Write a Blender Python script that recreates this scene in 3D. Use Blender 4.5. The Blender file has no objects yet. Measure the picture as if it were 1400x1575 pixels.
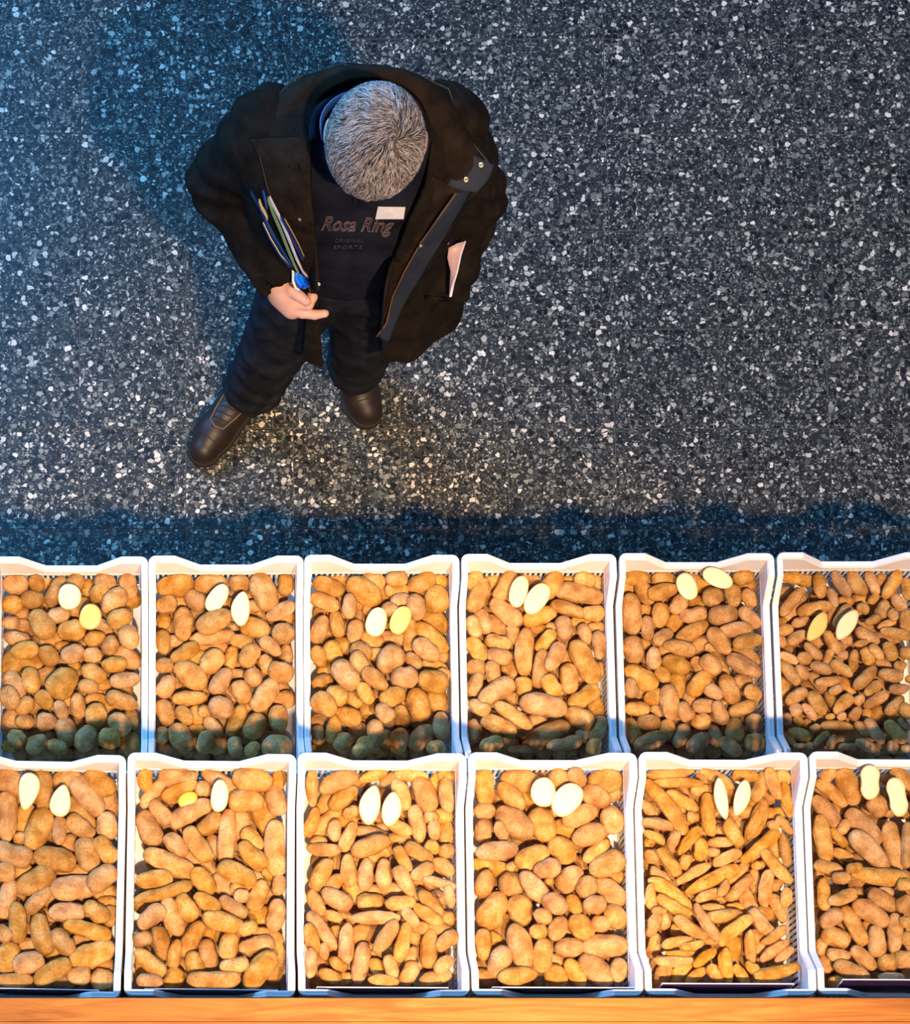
import bpy, bmesh, math, random
import numpy as np
from mathutils import Vector, Matrix, noise
from mathutils.bvhtree import BVHTree

S = bpy.context.scene
COL = S.collection
PI = math.pi

# ------------------------------------------------------------------ camera
CAM_H, FOC, TILT = 5.641, 3920.0, math.radians(9.7)      # metres, pixels, tilt from straight down
PX, PY = 290.0, 1500.0                                    # principal point of the (cropped) photograph
W_PX, H_PX = 1400.0, 1575.0
FWD = Vector((0, math.sin(TILT), -math.cos(TILT)))
UPV = Vector((0, math.cos(TILT), math.sin(TILT)))
cam_d = bpy.data.cameras.new('camera')
cam = bpy.data.objects.new('camera', cam_d)
COL.objects.link(cam)
cam.location = (0, 0, CAM_H)
cam.rotation_euler = (TILT, 0, 0)
cam_d.sensor_fit = 'VERTICAL'
cam_d.sensor_height = 36.0
cam_d.lens = FOC * 36.0 / H_PX
cam_d.shift_x = (W_PX / 2 - PX) / H_PX
cam_d.shift_y = (PY - H_PX / 2) / H_PX
cam_d.clip_end = 60
S.camera = cam

def P(px, py, z):
    """world point at height z that the photograph shows at (px, py)"""
    d = FWD + Vector((1, 0, 0)) * ((px - PX) / FOC) - UPV * ((py - PY) / FOC)
    t = (z - CAM_H) / d.z
    return Vector((0, 0, CAM_H)) + d * t

def scale_at(p):
    return FOC / ((Vector(p) - Vector((0, 0, CAM_H))).dot(FWD))

# ------------------------------------------------------------------ world, lights, exposure
S.view_settings.view_transform = 'Standard'
S.view_settings.look = 'None'
S.view_settings.exposure = 0.0
S.view_settings.gamma = 1.0
S.view_settings.use_curve_mapping = False
w = bpy.data.worlds.new('hall_light')
S.world = w
w.use_nodes = True
bg = w.node_tree.nodes['Background']
bg.inputs['Color'].default_value = (0.15, 0.35, 0.78, 1)
bg.inputs['Strength'].default_value = 0.52

def light(name, kind, loc, target, energy, color, **kw):
    d = bpy.data.lights.new(name, kind)
    d.energy = energy
    d.color = color
    for k, v in kw.items():
        setattr(d, k, v)
    o = bpy.data.objects.new(name, d)
    COL.objects.link(o)
    o.location = loc
    o.rotation_euler = (Vector(target) - Vector(loc)).to_track_quat('-Z', 'Y').to_euler()
    return o

# warm display spotlight hanging on the near side of the stand, cool window light from the far left
light('display_spotlight', 'SPOT', (0.15, -1.30, 6.6), (0.10, 0.95, 0.7), 2200, (1.0, 0.69, 0.41),
      spot_size=math.radians(23.5), spot_blend=0.7, shadow_soft_size=0.10)
light('display_spotlight', 'SPOT', (1.20, -1.30, 6.6), (1.28, 1.58, 0.7), 2420, (1.0, 0.68, 0.40),
      spot_size=math.radians(35), spot_blend=0.85, shadow_soft_size=0.10)
light('window_light', 'AREA', (-2.0, 4.1, 2.9), (0.0, 2.9, 0.0), 245, (0.12, 0.46, 1.0), shape='RECTANGLE', size=2.6, size_y=2.0)

# ------------------------------------------------------------------ helpers
def link(name, me, mat=None, parent=None):
    o = bpy.data.objects.new(name, me)
    COL.objects.link(o)
    if mat is not None and len(me.materials) == 0:
        me.materials.append(mat)
    if parent is not None:
        o.parent = parent
    return o

def empty(name, loc=(0, 0, 0), rz=0.0):
    o = bpy.data.objects.new(name, None)
    COL.objects.link(o)
    o.location = loc
    o.rotation_euler = (0, 0, rz)
    o.empty_display_size = 0.05
    return o

def tag(o, label=None, cat=None, group=None, kind=None):
    if label: o['label'] = label
    if cat: o['category'] = cat
    if group: o['group'] = group
    if kind: o['kind'] = kind
    return o

def mesh(name, vs, fs, smooth=True, mat=None):
    me = bpy.data.meshes.new(name)
    me.from_pydata([tuple(v) for v in vs], [], [tuple(f) for f in fs])
    me.validate()
    me.update()
    if smooth:
        me.polygons.foreach_set('use_smooth', [True] * len(me.polygons))
    if mat: me.materials.append(mat)
    return me

class MB:
    def __init__(s): s.v, s.f = [], []
    def add(s, vs, fs):
        n = len(s.v)
        s.v += [tuple(v) for v in vs]
        s.f += [tuple(i + n for i in f) for f in fs]
    def box(s, lo, hi):
        x0, y0, z0 = lo; x1, y1, z1 = hi
        s.add([(x0,y0,z0),(x1,y0,z0),(x1,y1,z0),(x0,y1,z0),(x0,y0,z1),(x1,y0,z1),(x1,y1,z1),(x0,y1,z1)],
              [(3,2,1,0),(4,5,6,7),(0,1,5,4),(1,2,6,5),(2,3,7,6),(3,0,4,7)])
    def tube(s, pts, r, n=8, closed=False):
        pts = [Vector(p) for p in pts]
        rs = r if isinstance(r, (list, tuple)) else [r] * len(pts)
        vs, fs = [], []
        ref = Vector((0.3, 0.2, 1)).normalized()
        m = len(pts)
        for i, p in enumerate(pts):
            t = (pts[(i + 1) % m] - pts[i - 1]) if closed else (pts[min(i + 1, m - 1)] - pts[max(i - 1, 0)])
            t.normalize()
            a = t.cross(ref)
            if a.length < 1e-4: a = t.cross(Vector((1, 0, 0)))
            a.normalize(); b = t.cross(a)
            for k in range(n):
                an = 2 * PI * k / n
                vs.append(p + (a * math.cos(an) + b * math.sin(an)) * rs[i])
        for i in range(m if closed else m - 1):
            j = (i + 1) % m
            for k in range(n):
                l = (k + 1) % n
                fs.append((i*n+k, i*n+l, j*n+l, j*n+k))
        if not closed:
            fs.append(tuple(range(n))); fs.append(tuple((m-1)*n + k for k in reversed(range(n))))
        s.add(vs, fs)
    def build(s, name, mat, parent=None, smooth=False):
        return link(name, mesh(name, s.v, s.f, smooth, mat), None, parent)

def bevel(o, wdt, seg=2):
    m = o.modifiers.new('edge', 'BEVEL'); m.width = wdt; m.segments = seg; m.limit_method = 'ANGLE'
    return o

def tube_obj(name, pts, r, mat, parent=None, n=8, closed=False):
    b = MB(); b.tube(pts, r, n, closed)
    return b.build(name, mat, parent, True)

# ---- node materials
class NT:
    def __init__(s, name, rough=0.5, spec=0.5):
        s.m = bpy.data.materials.new(name); s.m.use_nodes = True
        s.t = s.m.node_tree; s.b = s.t.nodes['Principled BSDF']
        s.b.inputs['Roughness'].default_value = rough
        s.b.inputs['Specular IOR Level'].default_value = spec
    def n(s, typ, **kw):
        nd = s.t.nodes.new(typ)
        for k, v in kw.items():
            if k.startswith('i_'):
                key = k[2:]
                nd.inputs[int(key) if key.isdigit() else key.replace('_', ' ')].default_value = v
            else: setattr(nd, k, v)
        return nd
    def l(s, a, b): s.t.links.new(a, b)
    def ramp(s, fac, stops, interp='LINEAR'):
        r = s.n('ShaderNodeValToRGB'); r.color_ramp.interpolation = interp
        e = r.color_ramp.elements
        while len(e) < len(stops): e.new(0.5)
        for q, (p, c) in zip(e, stops):
            q.position = p; q.color = (*c, 1) if len(c) == 3 else c
        s.l(fac, r.inputs[0]); return r.outputs[0]
    def mix(s, fac, a, b, mode='MIX'):
        m = s.n('ShaderNodeMix', data_type='RGBA', blend_type=mode)
        for sock, v in ((m.inputs[0], fac), (m.inputs[6], a), (m.inputs[7], b)):
            if hasattr(v, 'links'): s.l(v, sock)
            else: sock.default_value = v if isinstance(v, (int, float)) else (*v, 1)
        return m.outputs[2]
    def math(s, op, a, b=0.0, clamp=False):
        m = s.n('ShaderNodeMath', operation=op, use_clamp=clamp)
        for sock, v in ((m.inputs[0], a), (m.inputs[1], b)):
            if hasattr(v, 'links'): s.l(v, sock)
            else: sock.default_value = v
        return m.outputs[0]
    def color(s, c): s.l(c, s.b.inputs['Base Color'])
    def bump(s, h, strength=0.3, dist=0.002):
        b = s.n('ShaderNodeBump'); b.inputs['Strength'].default_value = strength; b.inputs['Distance'].default_value = dist
        s.l(h, b.inputs['Height']); s.l(b.outputs[0], s.b.inputs['Normal'])

def plain(name, c, rough=0.6, spec=0.4, metal=0.0, scale=60, amp=0.12, bump=0.0):
    t = NT(name, rough, spec)
    tc = t.n('ShaderNodeTexCoord')
    nz = t.n('ShaderNodeTexNoise'); nz.inputs['Scale'].default_value = scale; nz.inputs['Detail'].default_value = 4
    t.l(tc.outputs['Object'], nz.inputs['Vector'])
    t.color(t.mix(nz.outputs['Fac'], tuple(x * (1 - amp) for x in c), tuple(min(1, x * (1 + amp)) for x in c)))
    t.b.inputs['Metallic'].default_value = metal
    if bump: t.bump(nz.outputs['Fac'], bump)
    return t.m

def terrazzo():
    t = NT('terrazzo', 0.42, 0.3)
    geo = t.n('ShaderNodeNewGeometry'); oi = t.n('ShaderNodeObjectInfo')
    off = t.n('ShaderNodeVectorMath', operation='SCALE'); off.inputs['Scale'].default_value = 7.0
    cmb = t.n('ShaderNodeCombineXYZ')
    t.l(oi.outputs['Random'], cmb.inputs[0]); t.l(oi.outputs['Random'], cmb.inputs[2])
    t.l(cmb.outputs[0], off.inputs[0])
    add = t.n('ShaderNodeVectorMath', operation='ADD')
    t.l(geo.outputs['Position'], add.inputs[0]); t.l(off.outputs[0], add.inputs[1])
    wob = t.n('ShaderNodeTexNoise'); wob.inputs['Scale'].default_value = 70; wob.inputs['Detail'].default_value = 2
    t.l(add.outputs[0], wob.inputs['Vector'])
    w2 = t.n('ShaderNodeVectorMath', operation='MULTIPLY_ADD')
    t.l(wob.outputs['Color'], w2.inputs[0]); w2.inputs[1].default_value = (0.012, 0.012, 0.0); t.l(add.outputs[0], w2.inputs[2])
    vec = w2.outputs[0]
    def layer(scale, lo, hi, stops, seed):
        mp = t.n('ShaderNodeMapping'); mp.inputs['Location'].default_value = (seed, seed * 2, seed * 3); t.l(vec, mp.inputs[0])
        v = t.n('ShaderNodeTexVoronoi', feature='F1'); v.inputs['Scale'].default_value = scale; v.inputs['Randomness'].default_value = 1.0
        e = t.n('ShaderNodeTexVoronoi', feature='DISTANCE_TO_EDGE'); e.inputs['Scale'].default_value = scale
        t.l(mp.outputs[0], v.inputs[0]); t.l(mp.outputs[0], e.inputs[0])
        sep = t.n('ShaderNodeSeparateColor'); t.l(v.outputs['Color'], sep.inputs[0])
        pick = t.math('GREATER_THAN', sep.outputs[0], lo)
        # chip size differs from cell to cell
        rim = t.math('MULTIPLY', sep.outputs[2], hi)
        inside = t.math('GREATER_THAN', e.outputs['Distance'], rim)
        rnd = t.math('LESS_THAN', v.outputs['Distance'], t.math('ADD', t.math('MULTIPLY', sep.outputs[0], 0.30), 0.36))
        inside = t.math('MULTIPLY', inside, rnd)
        cc = t.ramp(sep.outputs[1], stops)
        cc = t.mix(t.math('MULTIPLY', grain, 0.55), cc, (0.012, 0.014, 0.016))
        return t.math('MULTIPLY', pick, inside), cc
    gr = t.n('ShaderNodeTexNoise'); gr.inputs['Scale'].default_value = 420; gr.inputs['Detail'].default_value = 2
    t.l(add.outputs[0], gr.inputs['Vector'])
    grain = t.ramp(gr.outputs['Fac'], [(0.48, (0, 0, 0)), (0.66, (1, 1, 1))])
    base = t.n('ShaderNodeTexNoise'); base.inputs['Scale'].default_value = 260; base.inputs['Detail'].default_value = 3
    t.l(add.outputs[0], base.inputs['Vector'])
    c = t.ramp(base.outputs['Fac'], [(0.35, (0.009, 0.011, 0.013)), (0.65, (0.032, 0.036, 0.039))])
    m0, c0 = layer(235, 0.20, 0.18, [(0.0, (0.012, 0.016, 0.019)), (0.4, (0.05, 0.062, 0.066)), (0.75, (0.15, 0.17, 0.172)), (1.0, (0.42, 0.43, 0.42))], 11.3)
    c = t.mix(m0, c, c0)
    m1, c1 = layer(132, 0.30, 0.20, [(0.0, (0.008, 0.010, 0.012)), (0.35, (0.028, 0.036, 0.037)), (0.6, (0.09, 0.11, 0.107)), (0.85, (0.24, 0.27, 0.262)), (1.0, (0.62, 0.63, 0.60))], 3.7)
    c = t.mix(m1, c, c1)
    m2, c2 = layer(80, 0.60, 0.22, [(0.0, (0.005, 0.006, 0.008)), (0.33, (0.008, 0.010, 0.012)), (0.42, (0.07, 0.088, 0.083)), (0.72, (0.24, 0.275, 0.26)), (1.0, (0.85, 0.84, 0.78))], 7.9)
    c = t.mix(m2, c, c2)
    c = t.mix(1.0, c, (1.0, 0.88, 0.76), 'MULTIPLY')
    t.color(c)
    return t.m

def potato_mat(name, dark, mid, pale, speck=0.55, scale=1.0):
    t = NT(name, 0.72, 0.12)
    tc = t.n('ShaderNodeTexCoord'); oi = t.n('ShaderNodeObjectInfo'); geo = t.n('ShaderNodeNewGeometry')
    pos = geo.outputs['Position']
    n1 = t.n('ShaderNodeTexNoise'); n1.inputs['Scale'].default_value = 38; n1.inputs['Detail'].default_value = 5
    t.l(pos, n1.inputs['Vector'])
    n2 = t.n('ShaderNodeTexNoise'); n2.inputs['Scale'].default_value = 260; n2.inputs['Detail'].default_value = 4
    t.l(pos, n2.inputs['Vector'])
    c = t.ramp(n1.outputs['Fac'], [(0.34, dark), (0.52, mid), (0.68, pale)])
    n2r = t.ramp(n2.outputs['Fac'], [(0.36, (0, 0, 0)), (0.68, (1, 1, 1))])
    c = t.mix(t.math('MULTIPLY', n2r, 0.62), c, tuple(x * k for x, k in zip(mid, (0.60, 0.48, 0.42))))
    # each tuber has its own shade
    hv = t.n('ShaderNodeHueSaturation')
    t.l(c, hv.inputs['Color'])
    t.l(t.math('ADD', t.math('MULTIPLY', oi.outputs['Random'], 0.34), 0.86), hv.inputs['Value'])
    r2 = t.math('FRACT', t.math('MULTIPLY', oi.outputs['Random'], 37.0))
    t.l(t.math('ADD', t.math('MULTIPLY', r2, 0.16), 0.97), hv.inputs['Saturation'])
    t.l(t.math('ADD', t.math('MULTIPLY', r2, 0.007), 0.499), hv.inputs['Hue'])
    v = t.n('ShaderNodeTexVoronoi', feature='F1'); v.inputs['Scale'].default_value = 230
    t.l(pos, v.inputs['Vector'])
    sp = t.math('LESS_THAN', v.outputs['Distance'], 0.24)
    sep = t.n('ShaderNodeSeparateColor'); t.l(v.outputs['Color'], sep.inputs[0])
    sp = t.math('MULTIPLY', sp, t.math('GREATER_THAN', sep.outputs[0], speck))
    c2 = t.mix(t.math('MULTIPLY', sp, 0.6), hv.outputs[0], (0.12, 0.05, 0.02))
    t.color(c2)
    h = t.math('ADD', t.math('MULTIPLY', n2.outputs['Fac'], 0.5), n1.outputs['Fac'])
    h = t.math('SUBTRACT', h, t.math('MULTIPLY', sp, 0.5))
    t.bump(h, 0.6, 0.002)
    return t.m

def wood_mat(name, a, b, c, sc=1.0):
    t = NT(name, 0.45, 0.3)
    geo = t.n('ShaderNodeNewGeometry')
    mp = t.n('ShaderNodeMapping'); mp.inputs['Scale'].default_value = (2.2 * sc, 26 * sc, 26 * sc); t.l(geo.outputs['Position'], mp.inputs[0])
    n = t.n('ShaderNodeTexNoise'); n.inputs['Scale'].default_value = 2.0; n.inputs['Detail'].default_value = 7; n.inputs['Distortion'].default_value = 1.4
    t.l(mp.outputs[0], n.inputs['Vector'])
    mp2 = t.n('ShaderNodeMapping'); mp2.inputs['Scale'].default_value = (14, 190, 60); t.l(geo.outputs['Position'], mp2.inputs[0])
    n2 = t.n('ShaderNodeTexNoise'); n2.inputs['Scale'].default_value = 3; n2.inputs['Detail'].default_value = 3
    t.l(mp2.outputs[0], n2.inputs['Vector'])
    col = t.ramp(n.outputs['Fac'], [(0.3, a), (0.52, b), (0.7, c)])
    col = t.mix(t.math('MULTIPLY', n2.outputs['Fac'], 0.35), col, a)
    t.color(col); t.bump(n2.outputs['Fac'], 0.15, 0.001)
    return t.m

def cloth(name, c1, c2, scale=900, rough=0.95, sheen=0.0, wr=18):
    t = NT(name, rough, 0.08)
    tc = t.n('ShaderNodeTexCoord')
    n = t.n('ShaderNodeTexNoise'); n.inputs['Scale'].default_value = scale; n.inputs['Detail'].default_value = 2
    m = t.n('ShaderNodeTexNoise'); m.inputs['Scale'].default_value = wr; m.inputs['Detail'].default_value = 5
    t.l(tc.outputs['Object'], n.inputs['Vector']); t.l(tc.outputs['Object'], m.inputs['Vector'])
    f = t.math('MULTIPLY', t.math('ADD', n.outputs['Fac'], m.outputs['Fac']), 0.5)
    t.color(t.ramp(f, [(0.38, c1), (0.62, c2)]))
    t.bump(t.math('ADD', t.math('MULTIPLY', n.outputs['Fac'], 0.3), t.math('MULTIPLY', m.outputs['Fac'], 2.0)), 0.5, 0.004)
    if sheen: t.b.inputs['Sheen Weight'].default_value = sheen
    return t.m
# Potatoes as read off the crates: "cx cy length width angle" (tens of zoomed pixels); after "|" the ones lying lower.
CRATES = [
 dict(row=0, x0=0, y0=850, s=5.0, kind='round_potato', cuts="53.5 34 20 18 90 0 0;69.5 49.5 20 17 80 1 0", pts="""
11 21 20 16 0;28 23 14 12 120;43 28 27 14 65;58 17 15 14 60;81 17 18 15 160;99 22 20 15 100;7 40 17 15 0;25 36 19 15 0;77 31 17 15 30;88 37 24 17 45;45 48 18 13 10;32 55 26 19 120;7 54 14 11 0;55 60 22 17 5;73 66 17 12 15;85 71 16 14 70;92 51 20 16 20;99 65 20 16 110;13 66 21 12 170;19 75 22 15 10;37 79 18 15 140;56 78 19 15 20;71 79 15 13 0;88 86 20 13 5;24 98 21 15 100;48 100 27 23 45;72 93 21 14 150;68 103 16 12 170;96 98 24 14 5;94 114 26 14 160;5 112 20 16 110;34 113 17 13 130;19 118 17 13 40;47 121 16 11 115;60 118 21 12 95;74 125 19 18 90;92 132 20 17 125;19 130 15 12 0;36 130 16 16 0;13 143 16 14 140;28 147 19 14 35;51 137 22 17 110;66 143 22 17 60;84 143 17 17 0;44 149 18 12 160|
35 17 9 8 0;8 83 20 14 60;99 81 18 14 150;24 84 14 10 0;11 102 19 12 120;74 113 13 8 0;6 131 17 14 90;100 147 14 12 90;101 129 13 10 110;17 47 10 9 0;17 56 9 8 0;39 67 14 10 20;68 26 10 9 90;61 42 14 12 45;79 57 14 9 135;48 72 9 6 0;36 94 13 11 40;80 101 9 8 0;102 36 12 11 0;52 114 8 7 0;57 87 8 6 0;5 149 10 8 0"""),
 dict(row=0, x0=210, y0=850, s=5.0, kind='oval_potato', cuts="62 35 24 14 55 0 0;80.5 43.5 27 13.5 86 0 1", pts="""
30 22 29 19 10;57 22 26 15 5;79 24 16 14 0;98 28 32 21 110;115 22 18 13 90;45 36 20 15 140;23 40 17 15 20;36 55 27 16 90;60 53 29 19 25;111 45 25 12 30;91 58 24 16 165;113 62 18 17 0;20 69 20 12 95;37 77 25 13 30;58 84 22 17 50;80 68 18 12 170;87 79 20 15 60;103 72 20 12 140;100 86 16 11 110;111 92 20 17 165;21 87 14 13 0;42 94 29 19 145;23 103 19 14 60;65 99 24 14 55;90 96 15 14 120;81 107 19 15 115;99 110 29 17 55;41 112 27 12 0;65 119 20 18 170;77 129 27 13 65;37 125 17 12 130;22 123 22 14 110;109 128 22 16 90;91 134 23 16 65;59 134 19 12 130;34 143 25 18 115;18 141 15 11 80;53 146 19 14 75;76 149 16 12 100;89 151 14 11 50;108 150 24 20 0|
58 73 18 9 0;47 125 12 11 100;114 113 13 11 0;58 65 26 10 5;21 53 10 9 90;29 68 12 8 0;73 81 14 9 80;115 78 12 9 90;90 41 10 8 0;47 81 12 10 0;62 148 13 12 0;46 137 12 8 0;24 151 12 8 0;33 37 10 8 0;77 93 10 6 0;117 50 10 8 0;53 122 9 8 0;47 47 10 8 0;70 38 8 7 0;98 146 10 10 0"""),
 dict(row=0, x0=450, y0=850, s=5.0, kind='oval_potato', cuts="64.5 53.5 23 16 75 0 0;83 52 23 15 65 1 0", pts="""
28 26 26 14 155;25 38 24 14 160;55 30 30 19 145;62 18 19 13 165;80 19 17 13 5;99 19 23 16 20;113 36 22 20 90;95 42 21 15 100;44 41 21 12 85;21 59 23 13 70;34 55 22 12 100;48 61 20 13 75;107 65 33 14 135;103 75 24 15 140;93 83 16 10 140;75 82 24 20 45;86 96 21 18 0;108 99 24 18 165;53 76 18 15 150;52 85 20 13 120;31 76 18 15 110;20 80 18 12 110;41 94 27 18 125;63 97 24 13 140;23 100 17 13 20;34 110 18 16 150;23 117 22 18 140;56 108 19 12 120;77 111 21 16 20;97 117 27 17 105;71 123 17 15 130;43 126 21 15 160;32 136 24 12 85;64 139 22 14 90;20 140 16 11 90;39 146 16 14 60;54 150 18 15 50;82 145 21 15 80;99 142 25 16 50;114 133 22 14 90;110 150 15 12 0|
70 33 15 12 110;111 53 18 14 130;38 17 18 9 175;80 29 14 10 0;105 27 13 10 30;114 21 11 9 0;83 37 12 9 20;75 44 10 9 0;77 66 17 10 175;61 67 14 11 150;90 64 20 9 85;53 48 12 9 80;52 40 9 8 0;59 44 8 7 0;27 90 13 10 30;110 88 17 10 150;111 113 17 13 100;84 126 14 10 100;60 122 13 11 0;48 113 11 10 130;65 110 9 9 0;38 72 12 11 0;22 150 14 6 0;67 153 10 8 0;51 137 12 11 0;71 144 12 9 80;22 129 12 9 0;117 80 10 8 0;64 78 10 8 0;117 94 9 9 0"""),
 dict(row=0, x0=690, y0=850, s=5.0, kind='long_potato', cuts="54 30 25 14 75 0 0;68 35.5 27 16 55 0 0", pts="""
20 16 16 13 60;23 33 29 15 65;44 21 26 14 60;79 20 24 16 55;105 17 17 13 165;101 31 37 16 170;92 43 28 11 160;112 47 18 13 0;44 46 30 15 140;70 49 27 14 20;89 58 19 14 100;27 53 20 13 115;19 57 18 12 110;21 74 22 14 130;38 69 21 12 165;39 80 20 14 165;58 76 38 15 85;75 68 21 12 50;71 89 31 13 80;82 80 25 13 65;105 63 17 11 100;116 71 23 11 90;105 84 38 17 115;93 97 24 15 95;21 88 15 13 0;34 92 18 12 100;20 102 21 12 70;36 107 33 16 35;58 103 15 14 90;79 102 19 14 120;104 111 27 15 30;22 119 18 12 150;73 117 37 18 170;50 125 34 12 145;101 127 24 16 150;39 133 29 14 155;77 139 36 16 25;20 137 19 11 90;33 147 19 12 15;89 147 28 12 10;104 141 13 11 0;115 138 21 11 65;112 149 13 12 70|
34 15 13 9 20;37 58 18 11 125;47 91 12 9 110;48 112 10 9 0;114 121 18 10 100;65 18 11 10 0;56 15 8 6 0;92 18 9 7 0;115 18 10 8 90;49 63 12 9 90;70 59 12 6 0;91 81 9 8 90;43 35 10 8 0;105 53 18 8 0;80 57 8 6 0;114 57 10 6 0;68 130 12 9 0;57 137 14 9 0;98 133 10 8 0;117 90 9 6 90;64 149 12 8 0;29 127 12 10 0;118 130 8 8 0;47 147 11 9 0;55 151 13 5 0"""),
 dict(row=0, x0=930, y0=850, s=5.0, kind='oval_potato', cuts="63.5 26 22 15 115 0 0;87 19.5 25 14 155 0 0", pts="""
24 14 20 12 5;21 47 33 16 92;31 30 22 13 120;45 30 24 13 15;57 40 17 13 50;83 34 16 15 0;107 16 17 12 5;99 33 18 13 100;111 35 16 11 120;43 48 20 14 85;33 58 20 10 90;45 65 17 12 35;68 48 21 14 10;91 48 23 16 5;112 50 21 12 135;67 61 28 13 30;58 73 26 12 165;101 59 26 12 5;88 68 25 13 125;110 68 23 12 10;22 75 22 17 100;38 81 18 12 90;55 86 23 15 160;72 86 14 11 130;82 86 19 14 140;107 87 30 14 150;28 96 29 17 145;45 94 15 11 130;20 104 16 12 100;38 111 17 13 20;73 101 24 15 50;96 105 25 15 110;84 107 16 11 150;114 108 15 13 130;50 115 28 15 95;77 118 20 12 0;106 120 22 12 20;24 120 20 12 175;89 123 20 12 110;62 122 16 14 120;34 131 18 14 0;20 137 21 13 110;48 136 16 13 80;74 130 15 14 0;59 141 21 12 65;100 136 19 15 95;115 130 13 13 0;72 146 22 14 35;85 141 18 11 110;97 149 20 12 140;35 145 27 14 20;115 146 16 15 0|
111 80 18 12 150;57 103 19 11 100;74 71 16 10 30;53 54 12 11 50;63 13 17 9 0;42 15 18 8 0;46 20 15 9 0;92 12 10 6 0;75 25 11 10 0;18 25 12 10 0;71 38 10 8 0;112 25 11 9 0;106 99 12 10 0;46 75 8 7 0;29 107 8 8 0;41 122 10 9 0;65 113 10 8 90;82 73 8 6 0;67 97 8 8 0;30 70 8 7 0;31 44 8 8 0;106 145 8 7 0"""),
 dict(row=0, x0=1190, y0=850, s=6.667, kind='small_potato', cuts="45 76 34 15 60 1 1;75.5 74 36 16 57 0 1", pts="""
19 26 21 13 175;48 34 26 14 95;19 50 38 13 50;69 32 32 13 120;85 30 30 16 120;101 29 27 12 110;122 31 33 14 60;61 46 22 10 105;42 57 37 15 15;70 65 29 13 60;103 47 15 10 50;112 58 20 15 70;128 51 20 13 125;92 57 14 11 150;137 37 24 13 100;12 79 17 13 10;28 71 20 11 20;24 87 23 13 30;8 70 10 8 0;8 91 13 9 110;41 101 24 12 130;60 92 28 12 120;96 86 28 14 150;116 73 21 8 20;102 69 18 10 25;123 64 13 11 110;125 83 32 12 170;136 70 24 14 90;15 108 22 11 155;32 108 15 13 150;56 107 18 9 65;75 90 12 10 0;90 93 15 8 15;71 105 11 10 0;82 110 23 11 80;97 106 20 15 100;106 102 20 11 130;120 101 21 14 115;137 103 16 14 0;130 116 13 10 0;16 123 31 14 125;29 123 18 13 130;49 118 24 13 160;70 119 26 13 145;94 129 33 14 45;120 126 26 14 170;57 132 28 11 5;102 139 22 12 35;129 140 21 12 5;64 141 16 10 30;139 130 8 8 0;23 147 26 14 35;45 154 29 15 120;71 155 26 15 45;88 151 13 11 40;105 151 29 13 30;125 157 26 14 45;23 161 15 14 110;37 163 21 10 125;12 171 14 12 90;26 173 13 10 120;58 168 10 7 0;70 168 10 9 20;84 165 16 12 50;136 162 18 14 130;26 186 26 14 165;13 190 20 8 135;27 198 14 6 0;65 178 34 12 175;43 180 11 10 30;49 191 21 10 40;37 198 10 8 0;92 181 22 12 130;104 183 31 13 120;125 184 30 15 130;134 176 16 9 130;73 199 13 8 0;97 199 28 13 150;122 199 15 13 80;136 201 11 10 0;60 194 16 10 60|
34 23 22 11 0;110 22 12 10 60;22 57 26 10 50;60 63 18 9 80;74 50 13 9 0;88 48 13 9 0;113 114 14 8 150;48 135 24 10 130;75 137 17 9 125;105 131 12 8 0;10 139 18 11 100;59 151 15 9 120;105 165 14 12 60;96 165 9 8 90;125 168 12 9 0;77 190 22 14 10;81 199 8 7 0;35 177 10 8 90"""),
 dict(row=1, x0=0, y0=1165, s=4.375, kind='long_potato', cuts="19 23 26 16 80 0 2;41 29 22 16 -100 0 2", pts="""
8 11 26 17 150;29 17 28 15 95;45 11 20 12 10;67 12 24 16 145;59 26 32 17 125;54 47 22 13 145;72 46 19 15 100;59 65 24 17 100;71 62 21 13 125;26 48 30 17 70;5 40 34 15 90;40 49 20 10 90;8 65 28 17 160;37 68 29 17 165;3 77 15 14 0;24 83 29 17 30;50 88 32 18 5;69 81 23 16 40;26 96 24 11 45;5 95 28 14 75;12 111 28 13 93;28 119 30 15 105;45 104 25 14 0;65 104 20 13 145;42 124 21 13 130;59 116 33 12 165;2 118 14 11 140;63 133 32 18 20;5 135 22 17 80;19 138 22 16 15;35 144 28 14 30;53 147 16 13 0;69 149 16 15 0;10 150 25 10 0|
73 27 20 12 110;54 38 22 10 130;17 42 18 10 80;36 132 18 10 120;10 129 12 10 0;73 91 13 9 10;50 77 18 8 5;76 98 11 8 0;15 77 11 9 0;47 58 10 9 60;15 55 9 8 0;56 123 12 8 0;75 107 11 8 90;19 126 10 8 0;3 22 8 8 0;43 151 12 8 0;70 140 12 8 0"""),
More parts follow.
